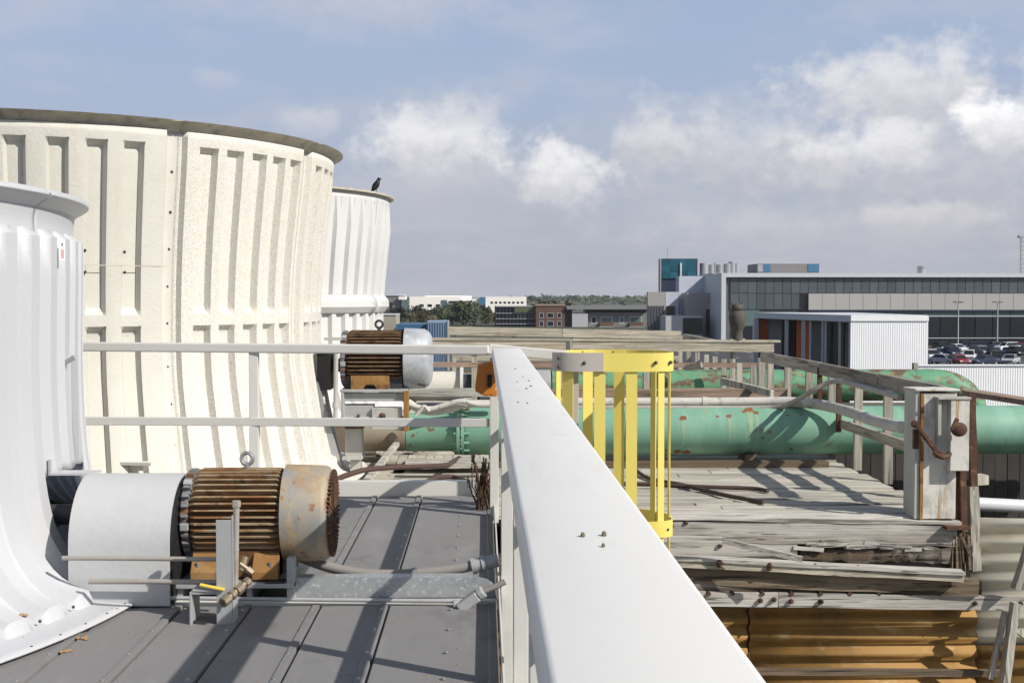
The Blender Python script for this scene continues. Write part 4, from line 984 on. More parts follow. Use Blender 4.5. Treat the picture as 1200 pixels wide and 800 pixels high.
one('loose_board', MB().beam(atY(846, 446, 14.9), atY(905, 461, 14.0), .05, .08, seg=2, jit=.003), 'wz', 'short grey board leaning above the near green pipe', 'board')
one('loose_board', MB().beam(atY(803, 431, 19.6), atY(822, 427, 19.4), .05, .09, seg=2), 'wy', 'stubby grey board end in front of the far rusty green pipe', 'board')
mb = MB().beam(atY(1138, 460, 16.5), atY(1240, 476, 14.5), .25, .07, seg=3, jit=.004)
one('sloping_timber', mb, 'wred', 'pinkish timber sloping down to the right edge above the near pipe', 'timber')

# ------------------------------------------------------------------ GREEN PIPES
gp = thing('green_pipe', 'long bright green water pipe lying just above the plank deck', 'pipe', (2.5, 13.8, -.45))
PZ = -.175
MB().lathe((-.21, 13.8, PZ), (1, 0, 0), [(0, .255), (.05, .27), (7.5, .27)], 48, cap=False).build('pipe_run', 'green', gp, smooth=40)
MB().lathe((-.86, 13.8, PZ - .01), (1, 0, 0), [(0, .215), (.50, .215), (.56, .24)], 40, cap=False).build('reducer', 'green', gp, smooth=40)
MB().lathe((-1.45, 13.8, PZ - .01), (1, 0, 0), [(0, .21), (.585, .212)], 40).build('bare_pipe_end', 'brownpipe', gp, smooth=40)
for x in (-.30, -.25): MB().lathe((x, 13.8, PZ), (1, 0, 0), [(0, .30), (.035, .30)], 40).build('flange', 'green', gp, smooth=40)
mb = MB()
for i in range(16):
    th = 2 * math.pi * i / 16; p = Vector((-.33, 13.8 + .277 * math.cos(th), PZ + .277 * math.sin(th))); mb.cyl(p, p + Vector((.17, 0, 0)), .016, 6)
mb.build('flange_bolts', 'green', gp, kind='stuff')
MB().torus((1.56, 13.8, PZ), (1, 0, 0), .271, .006, 40, 6).build('weld_seam', 'green', gp)
MT['pipestain'] = mat('yellow_pipe_stain', (.25, .36, .22), .6, 0, .1, 6)
def on_pipe(u, th): return Vector((u, 13.8 - math.cos(th) * .2715, PZ + math.sin(th) * .2715))
pr_ = random.Random(11)
rp, sn_ = MB(), MB()
for px, py, rr in ((801, 490, .045), (842, 488, .022), (855, 487.5, .034), (880, 481, .07), (874, 483, .03), (888, 484, .035), (924, 487, .018), (940, 486, .016), (1128, 500, .02), (610, 495, .02), (795, 530, .05), (805, 531, .06)):
    p = atY(px, py, 13.55); th = math.asin(max(-1, min(1, (p.z - PZ) / .2715))); u0 = p.x
    n = 14; vs = [on_pipe(u0, th)]
    for i in range(n):
        a = 2 * math.pi * i / n; r1 = rr * pr_.uniform(.6, 1.15); vs.append(on_pipe(u0 + r1 * math.cos(a), th + r1 * .8 * math.sin(a) / .27))
    rp.add(vs, [(0, 1 + i, 1 + (i + 1) % n) for i in range(n)])
    if rr > .03 and py < 500:
        w = rr * .55; vs = []
        for i in range(9):
            t = th - .1 - i * .14; ww = w * (1 - i * .08) * pr_.uniform(.85, 1.1); vs += [on_pipe(u0 - ww, t) + Vector((0, .0006, 0)), on_pipe(u0 + ww, t) + Vector((0, .0006, 0))]
        sn_.add(vs, [(2 * i, 2 * i + 1, 2 * i + 3, 2 * i + 2) for i in range(8)])
rp.build('rust_patches', 'redrust2', gp, kind='stuff', recalc=False); sn_.build('rust_streaks', 'pipestain', gp, kind='stuff', recalc=False)
for x in (.4, 2.9, 5.2): MB().box(x, x + .12, 13.6, 14.0, ZD, PZ - .25).build('saddle', 'wdark', gp)
gp2 = thing('green_pipe', 'rust streaked green pipe farther back ending in a rounded elbow', 'pipe', (3, 21, -.4))
MB().lathe((1.15, 21, PZ), (1, 0, 0), [(0, .27), (6.2, .27)], 40, cap=False).build('pipe_run', 'greenrust', gp2, smooth=40)
MB().tube(spline([(7.35, 21, PZ), (7.7, 21, PZ), (8.0, 21, PZ - .05), (8.25, 21, PZ - .22), (8.36, 21, PZ - .5), (8.38, 21, -1.4), (8.38, 21, -3)], 5), .272, 28).build('elbow', 'greenrust', gp2, smooth=50)
MB().lathe((-1.4, 21, PZ - .005), (1, 0, 0), [(0, .25), (1.0, .25)], 36).build('cream_section', 'creams', gp2, smooth=40)
MB().lathe((-.40, 21, PZ), (1, 0, 0), [(0, .33), (.05, .33)], 36).build('flange', 'farst', gp2, smooth=40)
MB().lathe((-.35, 21, PZ), (1, 0, 0), [(0, .20), (.14, .20), (.15, .30), (.28, .30)], 36).build('coupling', 'darkm', gp2, smooth=30)
MB().lathe((-.07, 21, PZ), (1, 0, 0), [(0, .27), (1.2, .27)], 36, cap=False).build('grey_section', 'steelgrey', gp2, smooth=40)
for x in (1.4, 3.4, 5.4): MB().box(x, x + .12, 20.85, 21.15, ZD, PZ - .25).build('saddle', 'wdark', gp2)
# conduits over the near pipe
cd = thing('old_conduit', 'whitish flaking conduit along the top of the near green pipe bending to the wooden box', 'conduit', (2.4, 13.5, .1))
pts = [(.7, 13.82, .143), (1.6, 13.82, .143), (2.6, 13.82, .143), (3.25, 13.8, .147)] + [tuple(atY(a, b, Y)) for a, b, Y in ((950, 472.5, 13.6), (975, 477, 13.2), (1000, 484, 12.6), (1025, 493, 12.0), (1058, 501, 11.2))]
MB().tube(spline(pts, 5), [.05] * 16 + [.058] * 25, 12).build('pipe', 'wconduit', cd, smooth=50)
for x in (.75, 1.9, 2.45, 3.2): MB().cyl((x, 13.82, .143), (x + .06, 13.82, .143), .057, 12).build('clamp', 'wconduit', cd)
mb = MB()
for x in (.95, 1.9, 2.3): mb.beam((x, 13.76, .06), (x, 13.76, .12), .1, .05)
mb.build('bracket', 'green', cd)
cond('thin_conduit', spline([atY(a, b, Y) for a, b, Y in ((660, 477.5, 13.74), (750, 477.5, 13.74), (900, 477.5, 13.74), (925, 473, 13.5), (950, 459, 13.2), (975, 447, 13.1), (1000, 450, 12.7), (1055, 465.5, 11.2))], 4), .028, 'conduit', 'thin grey conduit rising over the near pipe towards the white box', 'conduit')
cl = thing('old_conduit', 'two wavy grey conduits above the left end of the near green pipe', 'conduit', atY(520, 478, 13.5))
MB().tube(spline([atY(a, b, 13.45) for a, b in ((474, 472), (490, 477), (505, 479), (520, 475), (540, 470), (560, 474), (582, 474))], 5), .030, 10).build('pipe', 'wconduit', cl, smooth=50)
MB().tube(spline([atY(a, b, 13.55) for a, b in ((478, 471), (492, 480), (510, 482), (530, 478), (550, 473), (582, 473))], 5), .042, 10).build('pipe', 'wconduit', cl, smooth=50)
MB().tube(spline([atY(a, b, 13.35) for a, b in ((487, 487), (493, 480), (497, 476), (503, 482))], 4), .022, 8).build('pipe_branch', 'wconduit', cl, smooth=50)
one('white_pipe', MB().cyl(atY(1140, 590, 11.2), atY(1300, 598, 11.4), .062, 20), 'pvc', 'smooth grey white pipe leaving at the right edge below the green pipe', 'pipe', smooth=40)
# dark slatted screen under the pipe at right
sc_ = thing('slatted_screen', 'dark vertical slatted screen below the green pipe at the right edge', 'screen', (6, 14.6, -3))
for i in range(32):
    x = 4.02 + i * .15; MB().box(x, x + .14, 14.6 + random.uniform(0, .02), 14.64, -3, -.28).build('slat', 'louvre', sc_)
one('support_timber', MB().beam(atY(1150, 611, 10.9), atY(1260, 613, 10.9), .12, .05, seg=3, jit=.003), 'wtan', 'level timber under the white pipe at the right edge', 'timber')
# hoses lying on the deck
def onz(l, z): return [atZ(a, b, z) for a, b in l]
cond('rubber_hose', spline(onz([(742, 548), (760, 560), (800, 568), (850, 580), (895, 588)], ZD + .03), 5), .02, 'hose', 'dark hose slanting down to a cut end on the plank deck', 'hose')
cond('rubber_hose', spline(onz([(700, 566), (760, 567), (820, 570), (880, 572), (900, 575)], ZD + .03), 5), .02, 'hose', 'dark hose lying nearly level across the plank deck', 'hose')
cond('rubber_hose', spline([atY(392, 563, 10.4), atY(405, 557, 10.6), atY(430, 550, 10.9), atY(470, 547, 11.3), atY(520, 545, 12.0), atY(530, 541, 12.5), atY(538, 536, 13.3)], 5), .024, 'hose', 'reddish brown hose rising behind the curb to the pipe flange', 'hose')
cond('rubber_hose', spline([atY(497, 566, 9.2), atY(510, 560, 9.4), atY(530, 558.5, 9.6), atY(548, 564, 9.4)], 5), .02, 'hose', 'short brown hose arching just behind the curb', 'hose')

# ------------------------------------------------------------------ motor stand under motor 2, pedestals
MS = thing('motor_stand', 'rust edged grey steel stand carrying the dark motor by the cream stack', 'stand', atY(438, 545, 12.75))
def px_box(parent, name, px0, py0, px1, py1, y0, y1, m): return MB().box(*bx(px0, py0, px1, py1, y0, y1)).build(name, m, parent, bevel=.004)
px_box(MS, 'top_plate', 398, 456.5, 477, 459.5, 12.40, 13.1, 'steelgrey')
px_box(MS, 'leg', 399.5, 460, 403, 490, 12.40, 12.5, 'steelgrey')
px_box(MS, 'leg', 473, 458, 478.5, 505, 12.38, 12.5, 'ochre')
px_box(MS, 'apron_plate', 403, 460, 472.5, 470, 12.45, 12.5, 'steelgrey')
px_box(MS, 'lower_plate', 401, 475, 437, 489, 12.46, 12.7, 'steelgrey')
px_box(MS, 'lower_plate', 436, 478, 470, 503, 12.42, 12.6, 'boxgrey')
px_box(MS, 'rail_foot', 400, 488, 472, 492, 12.44, 13.0, 'boxgrey')
q = atY(448, 487, 12.38); MB().ell(q, .035, .03, .03, 8, 6).build('rusty_knob', 'redrust', MS, smooth=50)
q = atY(420, 487, 12.42); MB().ell(q, .016, .02, .02, 8, 6).build('rusty_knob', 'redrust', MS, smooth=50)
pd = thing('pipe_pedestal', 'pale concrete pedestal holding the bare brown pipe end', 'pedestal', atY(414, 556, 12.6))
px_box(pd, 'column', 404.5, 502, 424, 536, 12.6, 12.8, 'boxgrey'); px_box(pd, 'shelf', 401, 535.5, 424, 539, 12.5, 12.85, 'boxgrey')
px_box(pd, 'base', 410, 539.5, 422, 558, 12.6, 12.75, 'boxgrey'); px_box(pd, 'rust_bar', 404, 499.5, 426, 502, 12.55, 12.7, 'redrust')
sp = thing('standpipe', 'thin cream upright pipe between the cream stack and the dark motor', 'pipe', atY(393, 490, 12.3))
MB().cyl(atY(393, 495, 12.3), atY(394, 404, 12.3), .022, 12).build('riser', 'boxgrey', sp, smooth=40)
MB().cyl(atY(393, 478, 12.3), atY(393, 471, 12.3), .03, 12).build('coupling', 'boxgrey', sp)
MB().beam(atY(380, 397, 12.4), atY(400, 397, 12.4), .03, .03).build('arm', 'boxgrey', sp)
sh2 = thing('drive_shaft', 'dark drive shaft between the cream stack and the dark motor', 'shaft', (-1.75, 12.75, .5))
MB().cyl((-2.1, 12.75, .6), (-1.45, 12.75, .62), .07, 18).build('tube', 'darkm', sh2, smooth=40)
MB().box(-1.68, -1.55, 12.5, 12.9, .38, .78).build('coupling_block', 'black', sh2)
MB().beam((-1.72, 12.5, .45), (-1.50, 12.6, -.4), .10, .03, (0, 1, 0)).build('stay', 'steelgrey', sh2)
one('broken_board', MB().beam(atY(476, 541, 12.9), atY(575, 541, 12.9), .25, .045, seg=5, jit=.006).beam(atY(478, 546, 12.5), atY(574, 545.5, 12.5), .15, .03, seg=5, jit=.006), 'wold', 'split bleached timbers beyond the curb under the green flange', 'timber')
one('broken_board', MB().beam(atY(430, 563, 12.0), atY(465, 520, 13.6), .06, .05, seg=3, jit=.004), 'wx', 'pale stick leaning under the bare brown pipe end', 'board')
one('broken_board', MB().beam(atY(440, 531, 14.3), atY(540, 527, 14.6), .06, .22, seg=5, jit=.006), 'wold', 'splintered wide board seen beneath the green reducer', 'board')

# ------------------------------------------------------------------ OWL DECOY
op = Vector((atY(864, 403, 19.98).x, 19.98, zfar(4.0) + .02))
owl = thing('owl_decoy', 'brown plastic owl decoy standing on the cap of the wooden railing', 'owl decoy', op)
MB().lathe(op, (0, 0, 1), [(0, .09), (.05, .088), (.12, .085), (.17, .095), (.24, .125), (.32, .135), (.40, .13), (.455, .105), (.47, .09)], 24).build('body', 'owl', owl, smooth=60)
mb = MB(); mb.ell(op + Vector((-.005, 0, .515)), .098, .095, .075, 18, 12)
hd = mb.build('head', 'owl', owl, smooth=60)
for s in (-1, 1):
    MB().lathe(op + Vector((s * .068, 0, .555)), (s * .35, 0, 1), [(0, .03), (.035, .018), (.065, .002)], 8).build('ear_tuft', 'owl', hd)
    MB().ell(op + Vector((s * .085, -.01, .30)), .05, .085, .17, 12, 8, Matrix.Rotation(R(s * 8), 3, 'Y')).build('wing', 'owl', owl, smooth=60)
    MB().ell(op + Vector((s * .05, .08, .53)), .022, .012, .022, 8, 6).build('eye', 'ochre', hd)
MB().lathe(op + Vector((0, .09, .50)), (0, .7, -.6), [(0, .016), (.04, .002)], 6).build('beak', 'beak', hd)
MB().box(op.x - .12, op.x + .12, op.y - .05, op.y + .05, op.z - .001, op.z + .018).build('base', 'wtan', owl)
# small dry leaves lying on the near stack's flange and the deck
dg_ = bpy.context.evaluated_depsgraph_get()
for px, py, lb in ((30, 721, 'brown dry leaf curled on the white stack flare'), (97, 748, 'brown dry leaf at the outer edge of the white flange'), (77, 764, 'dry leaf scrap on the grey deck by the white flange')):
    hit, p, nrm, *_ = S.ray_cast(dg_, EYE, ray(px, py).normalized())
    mb = MB()
    for j in range(5):
        q = p + Vector((random.uniform(-.018, .018), random.uniform(-.018, .018), .004)); mb.ell(q, .009, .012, .005, 6, 4)
    one('dry_leaf', mb, 'leafdry', lb, 'leaf', smooth=40)
mb = MB()
rg_ = random.Random(3)
for i in range(150):
    px, py = rg_.uniform(20, 580), rg_.uniform(590, 800)
    hit, p, nrm, idx, ob_, mw = S.ray_cast(dg_, EYE, ray(px, py).normalized())
    if hit and nrm.z > .9 and p.z < .1:
        r_ = rg_.uniform(.002, .006); mb.ell(p + Vector((0, 0, .001)), r_ * rg_.uniform(.8, 1.8), r_, r_ * .5, 5, 3)
o = one('deck_grit', mb, 'leafdry', None, None); o['kind'] = 'stuff'

# ================================================================== FAR PLACE
def wall(parent, name, px0, py0, px1, py1, Y, depth, m, zb=None):
    a, b = atY(px0, py1, Y), atY(px1, py0, Y); z0 = a.z if zb is None else zb
    return MB().box(a.x, b.x, Y, Y + depth, z0, b.z).build(name, m, parent)
def window(parent, x0, x1, z0, z1, Y, fm, gm, fw=.12, name='window', proud=.06):
    m = MB(); m.box(x0, x1, Y - proud, Y, z0, z0 + fw); m.box(x0, x1, Y - proud, Y, z1 - fw, z1); m.box(x0, x0 + fw, Y - proud, Y, z0 + fw, z1 - fw); m.box(x1 - fw, x1, Y - proud, Y, z0 + fw, z1 - fw)
    f = m.build(name, fm, parent, recalc=False); MB().box(x0 + fw, x1 - fw, Y - .02, Y - .003, z0 + fw, z1 - fw).build('pane', gm, f, recalc=False); return f
def pwin(parent, px0, py0, px1, py1, Y, fm, gm, fw=.12, **k):
    a, b = atY(px0, py1, Y), atY(px1, py0, Y); return window(parent, a.x, b.x, a.z, b.z, Y, fm, gm, fw, **k)
# --- long glass building on the right
BY = 246.0
gb = thing('glass_building', 'long grey glass building with beige panel band behind the car park', 'building', (atY(1000, 0, BY).x, BY, GZ))
x0, x1 = atY(852, 0, BY).x, atY(1290, 0, BY).x
zt = atY(900, 320, BY).z; zg = atY(900, 325.5, BY).z
MB().box(x0, x1, BY + .3, BY + 40, GZ, zt - .25).build('body', 'mullion', gb)
MB().box(x0 - .9, x1, BY - .7, BY + 40, zg + .12, zt).build('roof_fascia', 'frame', gb)
MB().box(x0 - .9, x0, BY - .7, BY + 39.5, GZ, zg + .12).build('end_fin', 'frame', gb)
def panes(pxa, pxb, step, pya, pyb, Y, gm, gap=.07, name='glass_pane', keep=lambda i: True):
    px = pxa; i = 0
    while px < pxb - .5:
        a, b = atY(px, pyb, Y), atY(min(px + step, pxb), pya, Y)
        if keep(i): MB().box(a.x + gap / 2, b.x - gap / 2, Y, Y + .3, a.z + gap / 2, b.z - gap / 2).build(name, gm, gb, recalc=False)
        px += step; i += 1
panes(856, 1290, 10.2, 325.5, 343.5, BY, 'glass')
panes(856, 937, 10.2, 343.8, 362.5, BY, 'glass')
wall(gb, 'recess_panel', 937, 344, 947, 364, BY, .3, 'glassd')
panes(947.5, 1290, 16, 343.8, 363, BY - .5, 'paneltan', .03, 'wall_panel')
wall(gb, 'canopy_soffit', 947.5, 363, 1290, 364.5, BY - .5, .6, 'navy')
panes(958, 1290, 20.5, 364.5, 370, BY, 'glassg')
panes(858, 890, 15, 363, 382, BY, 'glassg'); panes(858, 890, 30, 383, 403, BY, 'glassd')
panes(958, 1290, 20.5, 371, 395.5, BY, 'glassd', .2)
panes(958, 1290, 20.5, 396.5, 405, BY, 'glassd', .2)
for (pa, pb) in ((370, 371), (395.5, 396.5)): wall(gb, 'transom', 958, pa, 1290, pb, BY - .1, .2, 'frame')
# rooftop plant
wall(gb, 'rooftop_plant', 888, 309, 960, 320.5, BY + 8, 10, 'officeg'); wall(gb, 'rooftop_panel', 894, 309.5, 903, 318.5, BY + 7.9, .1, 'bluep'); wall(gb, 'rooftop_panel', 947, 309.5, 960, 318.5, BY + 7.9, .1, 'bluep'); wall(gb, 'rooftop_panel', 888, 310, 894, 318.5, BY + 7.9, .1, 'panelbrown')
a = atY(1080, 321, BY + 6); MB().lathe(a, (0, 0, 1), [(0, .85), (1.2, .85), (1.25, .95), (1.6, .95)], 20).build('roof_vent', 'chrome', gb, smooth=40)
# --- stepped lab wing with the teal tower
LY = 252.0
lb = thing('lab_building', 'stepped grey lab wing with teal tower and steel exhaust stacks', 'building', (atY(810, 0, LY).x, LY, GZ))
def lw(n, a, b, c, d, dy, m, dep=12, zb=GZ): return wall(lb, n, a, b, c, d, LY + dy, dep, m, zb)
for i in range(4):
    for j in range(3):
        xa = 775 + i * 10.2; ya = 303.5 + j * 7.6
        wall(lb, 'teal_panel', xa, ya, xa + 10.0, ya + 7.5, LY + 19.7, .25, 'teal')
lw('tower_block', 774.5, 303, 817.5, 345, 20, 'navy', 4)
wall(lb, 'tower_edge', 773.4, 303, 774.9, 343, LY + 19.6, .3, 'panelbrown'); wall(lb, 'light_strip', 797, 308, 799, 325, LY + 19.4, .3, 'frame')
a = atY(782.5, 303, LY + 25); MB().cyl(a, a + Vector((0, 0, 2.4)), .08, 6).build('aerial', 'pole', lb)
lw('upper_block', 795.5, 323.5, 836, 410, 12, 'panelblue', 5); lw('upper_block', 835, 320, 853, 410, 8, 'panelgrey', 12)
lw('brown_block', 804.5, 343, 838, 410, 6, 'panelbrown'); lw('glass_slot', 838, 343.5, 852, 412, 4, 'glassd', 6)
lw('low_block', 759, 342, 780, 410, 10, 'panelbrown', 2); lw('low_block', 780, 342, 795.4, 410, 11, 'panelblue', 2)
lw('front_block', 780, 370, 823, 410, -1, 'panelgrey', 8); wall(lb, 'garage_opening', 800.5, 372.5, 823, 391.5, LY - 1.15, .12, 'glassd')
wall(lb, 'dark_window', 781, 358.5, 791, 369, LY + 10.85, .12, 'glassd'); wall(lb, 'dark_window', 827, 362.5, 832, 393, LY + 5.85, .12, 'glassd')
for i in range(6): wall(lb, 'louvre_fin', 760 + i * 3.4, 358, 761.4 + i * 3.4, 387, LY + 9.7, .28, 'mullion')
for px, pt, w in ((825, 308.5, 4.2), (833.8, 310, 2.6), (838.2, 308, 1.4), (843.5, 310, 3.2), (852.5, 309, 3.6), (857.8, 306.5, 3.4), (863, 308.5, 2.6)):
    a = atY(px, 327, LY + 22); h = atY(px, pt, LY + 22).z - a.z; r = w * 1.25 * (LY + 22) / F; MB().lathe(a, (0, 0, 1), [(0, r), (h, r), (h, r * .85)], 18).build('exhaust_stack', 'chrome', lb, smooth=40)
# --- white corrugated pavilion
pv = thing('corrugated_pavilion', 'white corrugated shed with open side of columns and orange end wall', 'building', (34, 115, GZ))
A = atY(997, 369, 110); B = atY(1088, 372, 110); D = atY(884, 366, 132)
def vcorr(x0, x1, Y, z0, z1, pitch, parent, name, m, amp=.04):
    n = int((x1 - x0) / pitch); vs, fs = [], []
    for i in range(n):
        xa = x0 + i * (x1 - x0) / n; w = (x1 - x0) / n
        for u, d in ((0, 0), (.45, 0), (.6, amp), (.85, amp)): vs += [(xa + u * w, Y + d, z0), (xa + u * w, Y + d, z1)]
    vs += [(x1, Y, z0), (x1, Y, z1)]
    for i in range(len(vs) // 2 - 1): fs.append((2 * i, 2 * i + 2, 2 * i + 3, 2 * i + 1))
    return MB().add(vs, fs).build(name, m, parent, recalc=False)
zt = A.z
solid(vcorr(A.x, B.x, 110, GZ, zt - .55, .2, pv, 'corrugated_wall', 'corr', .018), .02)
MB().add([(A.x, 109.9, zt - .54), (B.x, 109.9, zt - .54), (B.x, 109.9, zt - .1), (A.x, 109.9, zt), (A.x, 110.2, zt - .54), (B.x, 110.2, zt - .54), (B.x, 110.2, zt - .1), (A.x, 110.2, zt)], [(0, 1, 2, 3), (7, 6, 5, 4), (0, 4, 5, 1), (1, 5, 6, 2), (2, 6, 7, 3), (3, 7, 4, 0)]).build('parapet', 'corr', pv)
# roof slab, skewed along the long side
def skew(xl0, xr0, y0, xl1, xr1, y1, z0, z1): return MB().add([(xl0, y0, z0), (xr0, y0, z0), (xr1, y1, z0), (xl1, y1, z0), (xl0, y0, z1), (xr0, y0, z1), (xr1, y1, z1), (xl1, y1, z1)], [(0, 3, 2, 1), (4, 5, 6, 7), (0, 1, 5, 4), (1, 2, 6, 5), (2, 3, 7, 6), (3, 0, 4, 7)])
skew(A.x - .02, B.x, 110.21, D.x, B.x, 132, zt - .62, zt - .02).build('roof_slab', 'frame', pv)
skew(A.x + 3.2, B.x, 110.3, D.x + 3.0, B.x, 131.5, GZ, zt - .64).build('back_wall', 'panelbrown', pv)
for i in range(6):
    t0, t1 = i / 6, (i + 1) / 6 - .012
    xa, xb = D.x + 3 + (A.x + 3.2 - D.x - 3) * t0, D.x + 3 + (A.x + 3.2 - D.x - 3) * t1; ya, yb = 131.4 - 21 * t0, 131.4 - 21 * t1
    MB().beam((xa - .12, ya, (GZ + zt - .7) / 2), (xb - .12, yb, (GZ + zt - .7) / 2), .12, zt - .7 - GZ - .3).build('bay_panel', ['glassd', 'orangew', 'mullion', 'glassd', 'mullion', 'glassd'][i], pv)
MB().box(D.x, D.x + 3.2, 131.9, 132.2, GZ, zt - .63).build('end_wall', 'panelgrey', pv)
wall(pv, 'orange_panel', 889, 370, 900, 410, 131.7, .15, 'orangew', GZ)
MB().box(D.x - .15, D.x + .35, 131.4, 132.1, GZ, zt - .63).build('column', 'frame', pv)
for i, t in enumerate((.34, .36, .52, .54, .60, .72, .75, .88, .97)):
    x = D.x + (A.x - D.x) * t + .2; y = 132 - 22 * t; MB().box(x, x + .16, y, y + .2, GZ, zt - .63).build('column', 'frame', pv)
for zz in (-7.0, -6.5): MB().beam((D.x + .3, 131, zz), (A.x + .3, 110.6, zz), .06, .08).build('handrail', 'mullion', pv)
# --- low white corrugated fence
cf_ = thing('corrugated_fence', 'low white corrugated wall in front of the parked cars', 'wall', (42, 100, GZ))
a, b = atY(1075.5, 427, 100), atY(1290, 427, 100)
solid(vcorr(a.x, b.x, 100, GZ, a.z - .12, .2, cf_, 'corrugated_sheet', 'corr', .018), .02)
MB().box(a.x, b.x, 99.9, 100.3, a.z - .12, a.z).build('coping', 'corr', cf_); MB().box(a.x - .35, a.x - .01, 99.9, 100.4, GZ, a.z + .12).build('end_post', 'beige', cf_)
# --- lamp posts
def lamp(px, lab):
    p = atY(px, 0, 238); t = thing('street_lamp', lab, 'street lamp', (p.x, 238, GZ), 'lamp posts in the car park'); h = atY(px, 354.5, 238).z
    MB().cyl((p.x, 238, GZ), (p.x, 238, h), .16, 10, .11).build('pole', 'pole', t, smooth=40)
    MB().beam((p.x - .9, 238, h + .02), (p.x + .9, 238, h + .02), .08, .08).build('arm', 'pole', t)
    for s in (-1, 1): MB().box(p.x + s * .6 - .35, p.x + s * .6 + .35, 237.7, 238.3, h + .06, h + .2).build('lamp_head', 'mullion', t)
lamp(1127.5, 'car park lamp post nearer the white pavilion'); lamp(1174, 'car park lamp post nearer the right edge')
# --- lattice mast
mp = atY(1197.5, 321, 330); ms = thing('lattice_mast', 'thin lattice radio mast rising behind the glass building at the right edge', 'mast', (mp.x, 330, GZ))
ht = atY(1197, 276, 330).z; mb = MB()
legs = [(-.8, -.5), (.8, -.5), (0, .9)]
for (x, y) in legs: MB().cyl((mp.x + x, 330 + y, GZ), (mp.x + x * .8, 330 + y * .8, ht), .09, 6).build('leg', 'pole', ms)
z = 3.0
while z < ht - 1.2:
    for i in range(3):
        p, q = legs[i], legs[(i + 1) % 3]; mb.cyl((mp.x + p[0], 330 + p[1], z), (mp.x + q[0], 330 + q[1], z + 1.2), .05, 5); mb.cyl((mp.x + p[0], 330 + p[1], z + 1.2), (mp.x + q[0], 330 + q[1], z), .05, 5)
    z += 1.2
mb.build('bracing', 'pole', ms, kind='stuff'); MB().box(mp.x - 1, mp.x + 1, 329.3, 330.9, ht - .6, ht).build('antenna_head', 'pole', ms)
# --- brick apartments and neighbours
Y2 = 408
br = thing('brick_building', 'small reddish brick apartment building beside the dark scaffolded one', 'building', (atY(645, 0, Y2).x, Y2, GZ))
wall(br, 'wall', 628, 357, 662, 384, Y2, 14, 'brick', GZ); wall(br, 'parapet', 627.5, 356.5, 662.5, 358.2, Y2 - .3, 14.6, 'wred')
for (a, b) in ((632, 637), (641, 649), (653, 658)):
    for (c, d) in ((366.5, 372.5), (376, 382.5)): pwin(br, a, c, b, d, Y2, 'panelgrey', 'glassd', .14)
dk = thing('scaffolded_building', 'dark blue grey building wrapped in scaffold levels', 'building', (atY(604, 0, Y2).x, Y2 + 4, GZ))
wall(dk, 'wall', 580, 358.5, 628, 384, Y2 + 6, 12, 'navy', GZ)
for py in (358.5, 366.5, 373, 379): wall(dk, 'floor_slab', 581, py, 628, py + .8, Y2 + 2, 4, 'panelgrey')
for i in range(12): wall(dk, 'scaffold_pole', 581 + i * 4.2, 359, 581.4 + i * 4.2, 386, Y2 + 1.6, .15, 'mullion')
for i in range(7): wall(dk, 'window', 606 + i * 3.2, 368, 608 + i * 3.2, 372.5, Y2 + 5.8, .15, 'panelgrey')
wall(dk, 'green_netting', 603, 360, 628, 366, Y2 + 1.4, .1, 'leaf')
lg = thing('grey_block', 'plain light grey block between the brick and the flat roofed building', 'building', (atY(680, 0, Y2).x, Y2, GZ))
wall(lg, 'wall', 670.5, 367, 689, 390, Y2, 10, 'panelgrey', GZ); wall(lg, 'side_wall', 662.5, 362, 670.4, 390, Y2 + 5, 10, 'officeg', GZ)
fr = thing('flat_roof_building', 'grey flat roofed apartment row with brown balconies', 'building', (atY(724, 0, Y2).x, Y2, GZ))
wall(fr, 'wall', 689.5, 366, 760, 392, Y2 + 2, 14, 'officeg', GZ); wall(fr, 'clerestory', 687, 362.5, 760, 366.2, Y2 + 2.5, 13, 'glassd'); wall(fr, 'roof', 664, 358.5, 762, 362.5, Y2 - 1, 18, 'roofg')
for (a, b) in ((704, 718), (726, 731.5), (738, 752)): pwin(fr, a, 371, b, 379, Y2 + 2, 'frame', 'glassg', .2)
pwin(fr, 693, 371, 699, 379, Y2 + 2, 'frame', 'glassd', .2)
for (a, b) in ((703, 719), (738, 754)): wall(fr, 'balcony', a, 377.5, b, 382.5, Y2 + .6, 1.3, 'brick'); wall(fr, 'balcony_slab', a - .5, 382.5, b + .5, 383.5, Y2 + .4, 1.5, 'frame')
# --- far white office and dark grey office
OY = 620
of = thing('white_office', 'long white office building with dark windows on the horizon', 'building', (atY(550, 0, OY).x, OY, GZ))
wall(of, 'wall', 480, 347.5, 540, 390, OY, 25, 'officew', GZ); wall(of, 'wall', 498, 346.5, 552, 390, OY + 6, 25, 'officew', GZ); wall(of, 'wall', 540.2, 350, 570, 390, OY + 3, 25, 'officew', GZ); wall(of, 'wall', 569, 347.5, 617, 390, OY + 1, 25, 'officew', GZ)
wall(of, 'glass_bay', 517.5, 351.5, 524, 362, OY - .4, .3, 'glassg'); wall(of, 'glass_bay', 562, 348, 569, 357, OY + .5, 2, 'bluep'); wall(of, 'window_band', 526, 352.5, 550, 355, OY - .3, .2, 'glassd')
for i in range(4): pwin(of, 491 + i * 9.6, 356, 497 + i * 9.6, 360, OY, 'officew', 'glassd', .15)
for i in range(8): pwin(of, 574.5 + i * 5.1, 353, 578 + i * 5.1, 356, OY + 1, 'officew', 'glassd', .1)
dg = thing('grey_office', 'dark grey office building at the left end of the horizon with a glass corner', 'building', (atY(460, 0, OY).x, OY - 20, GZ))
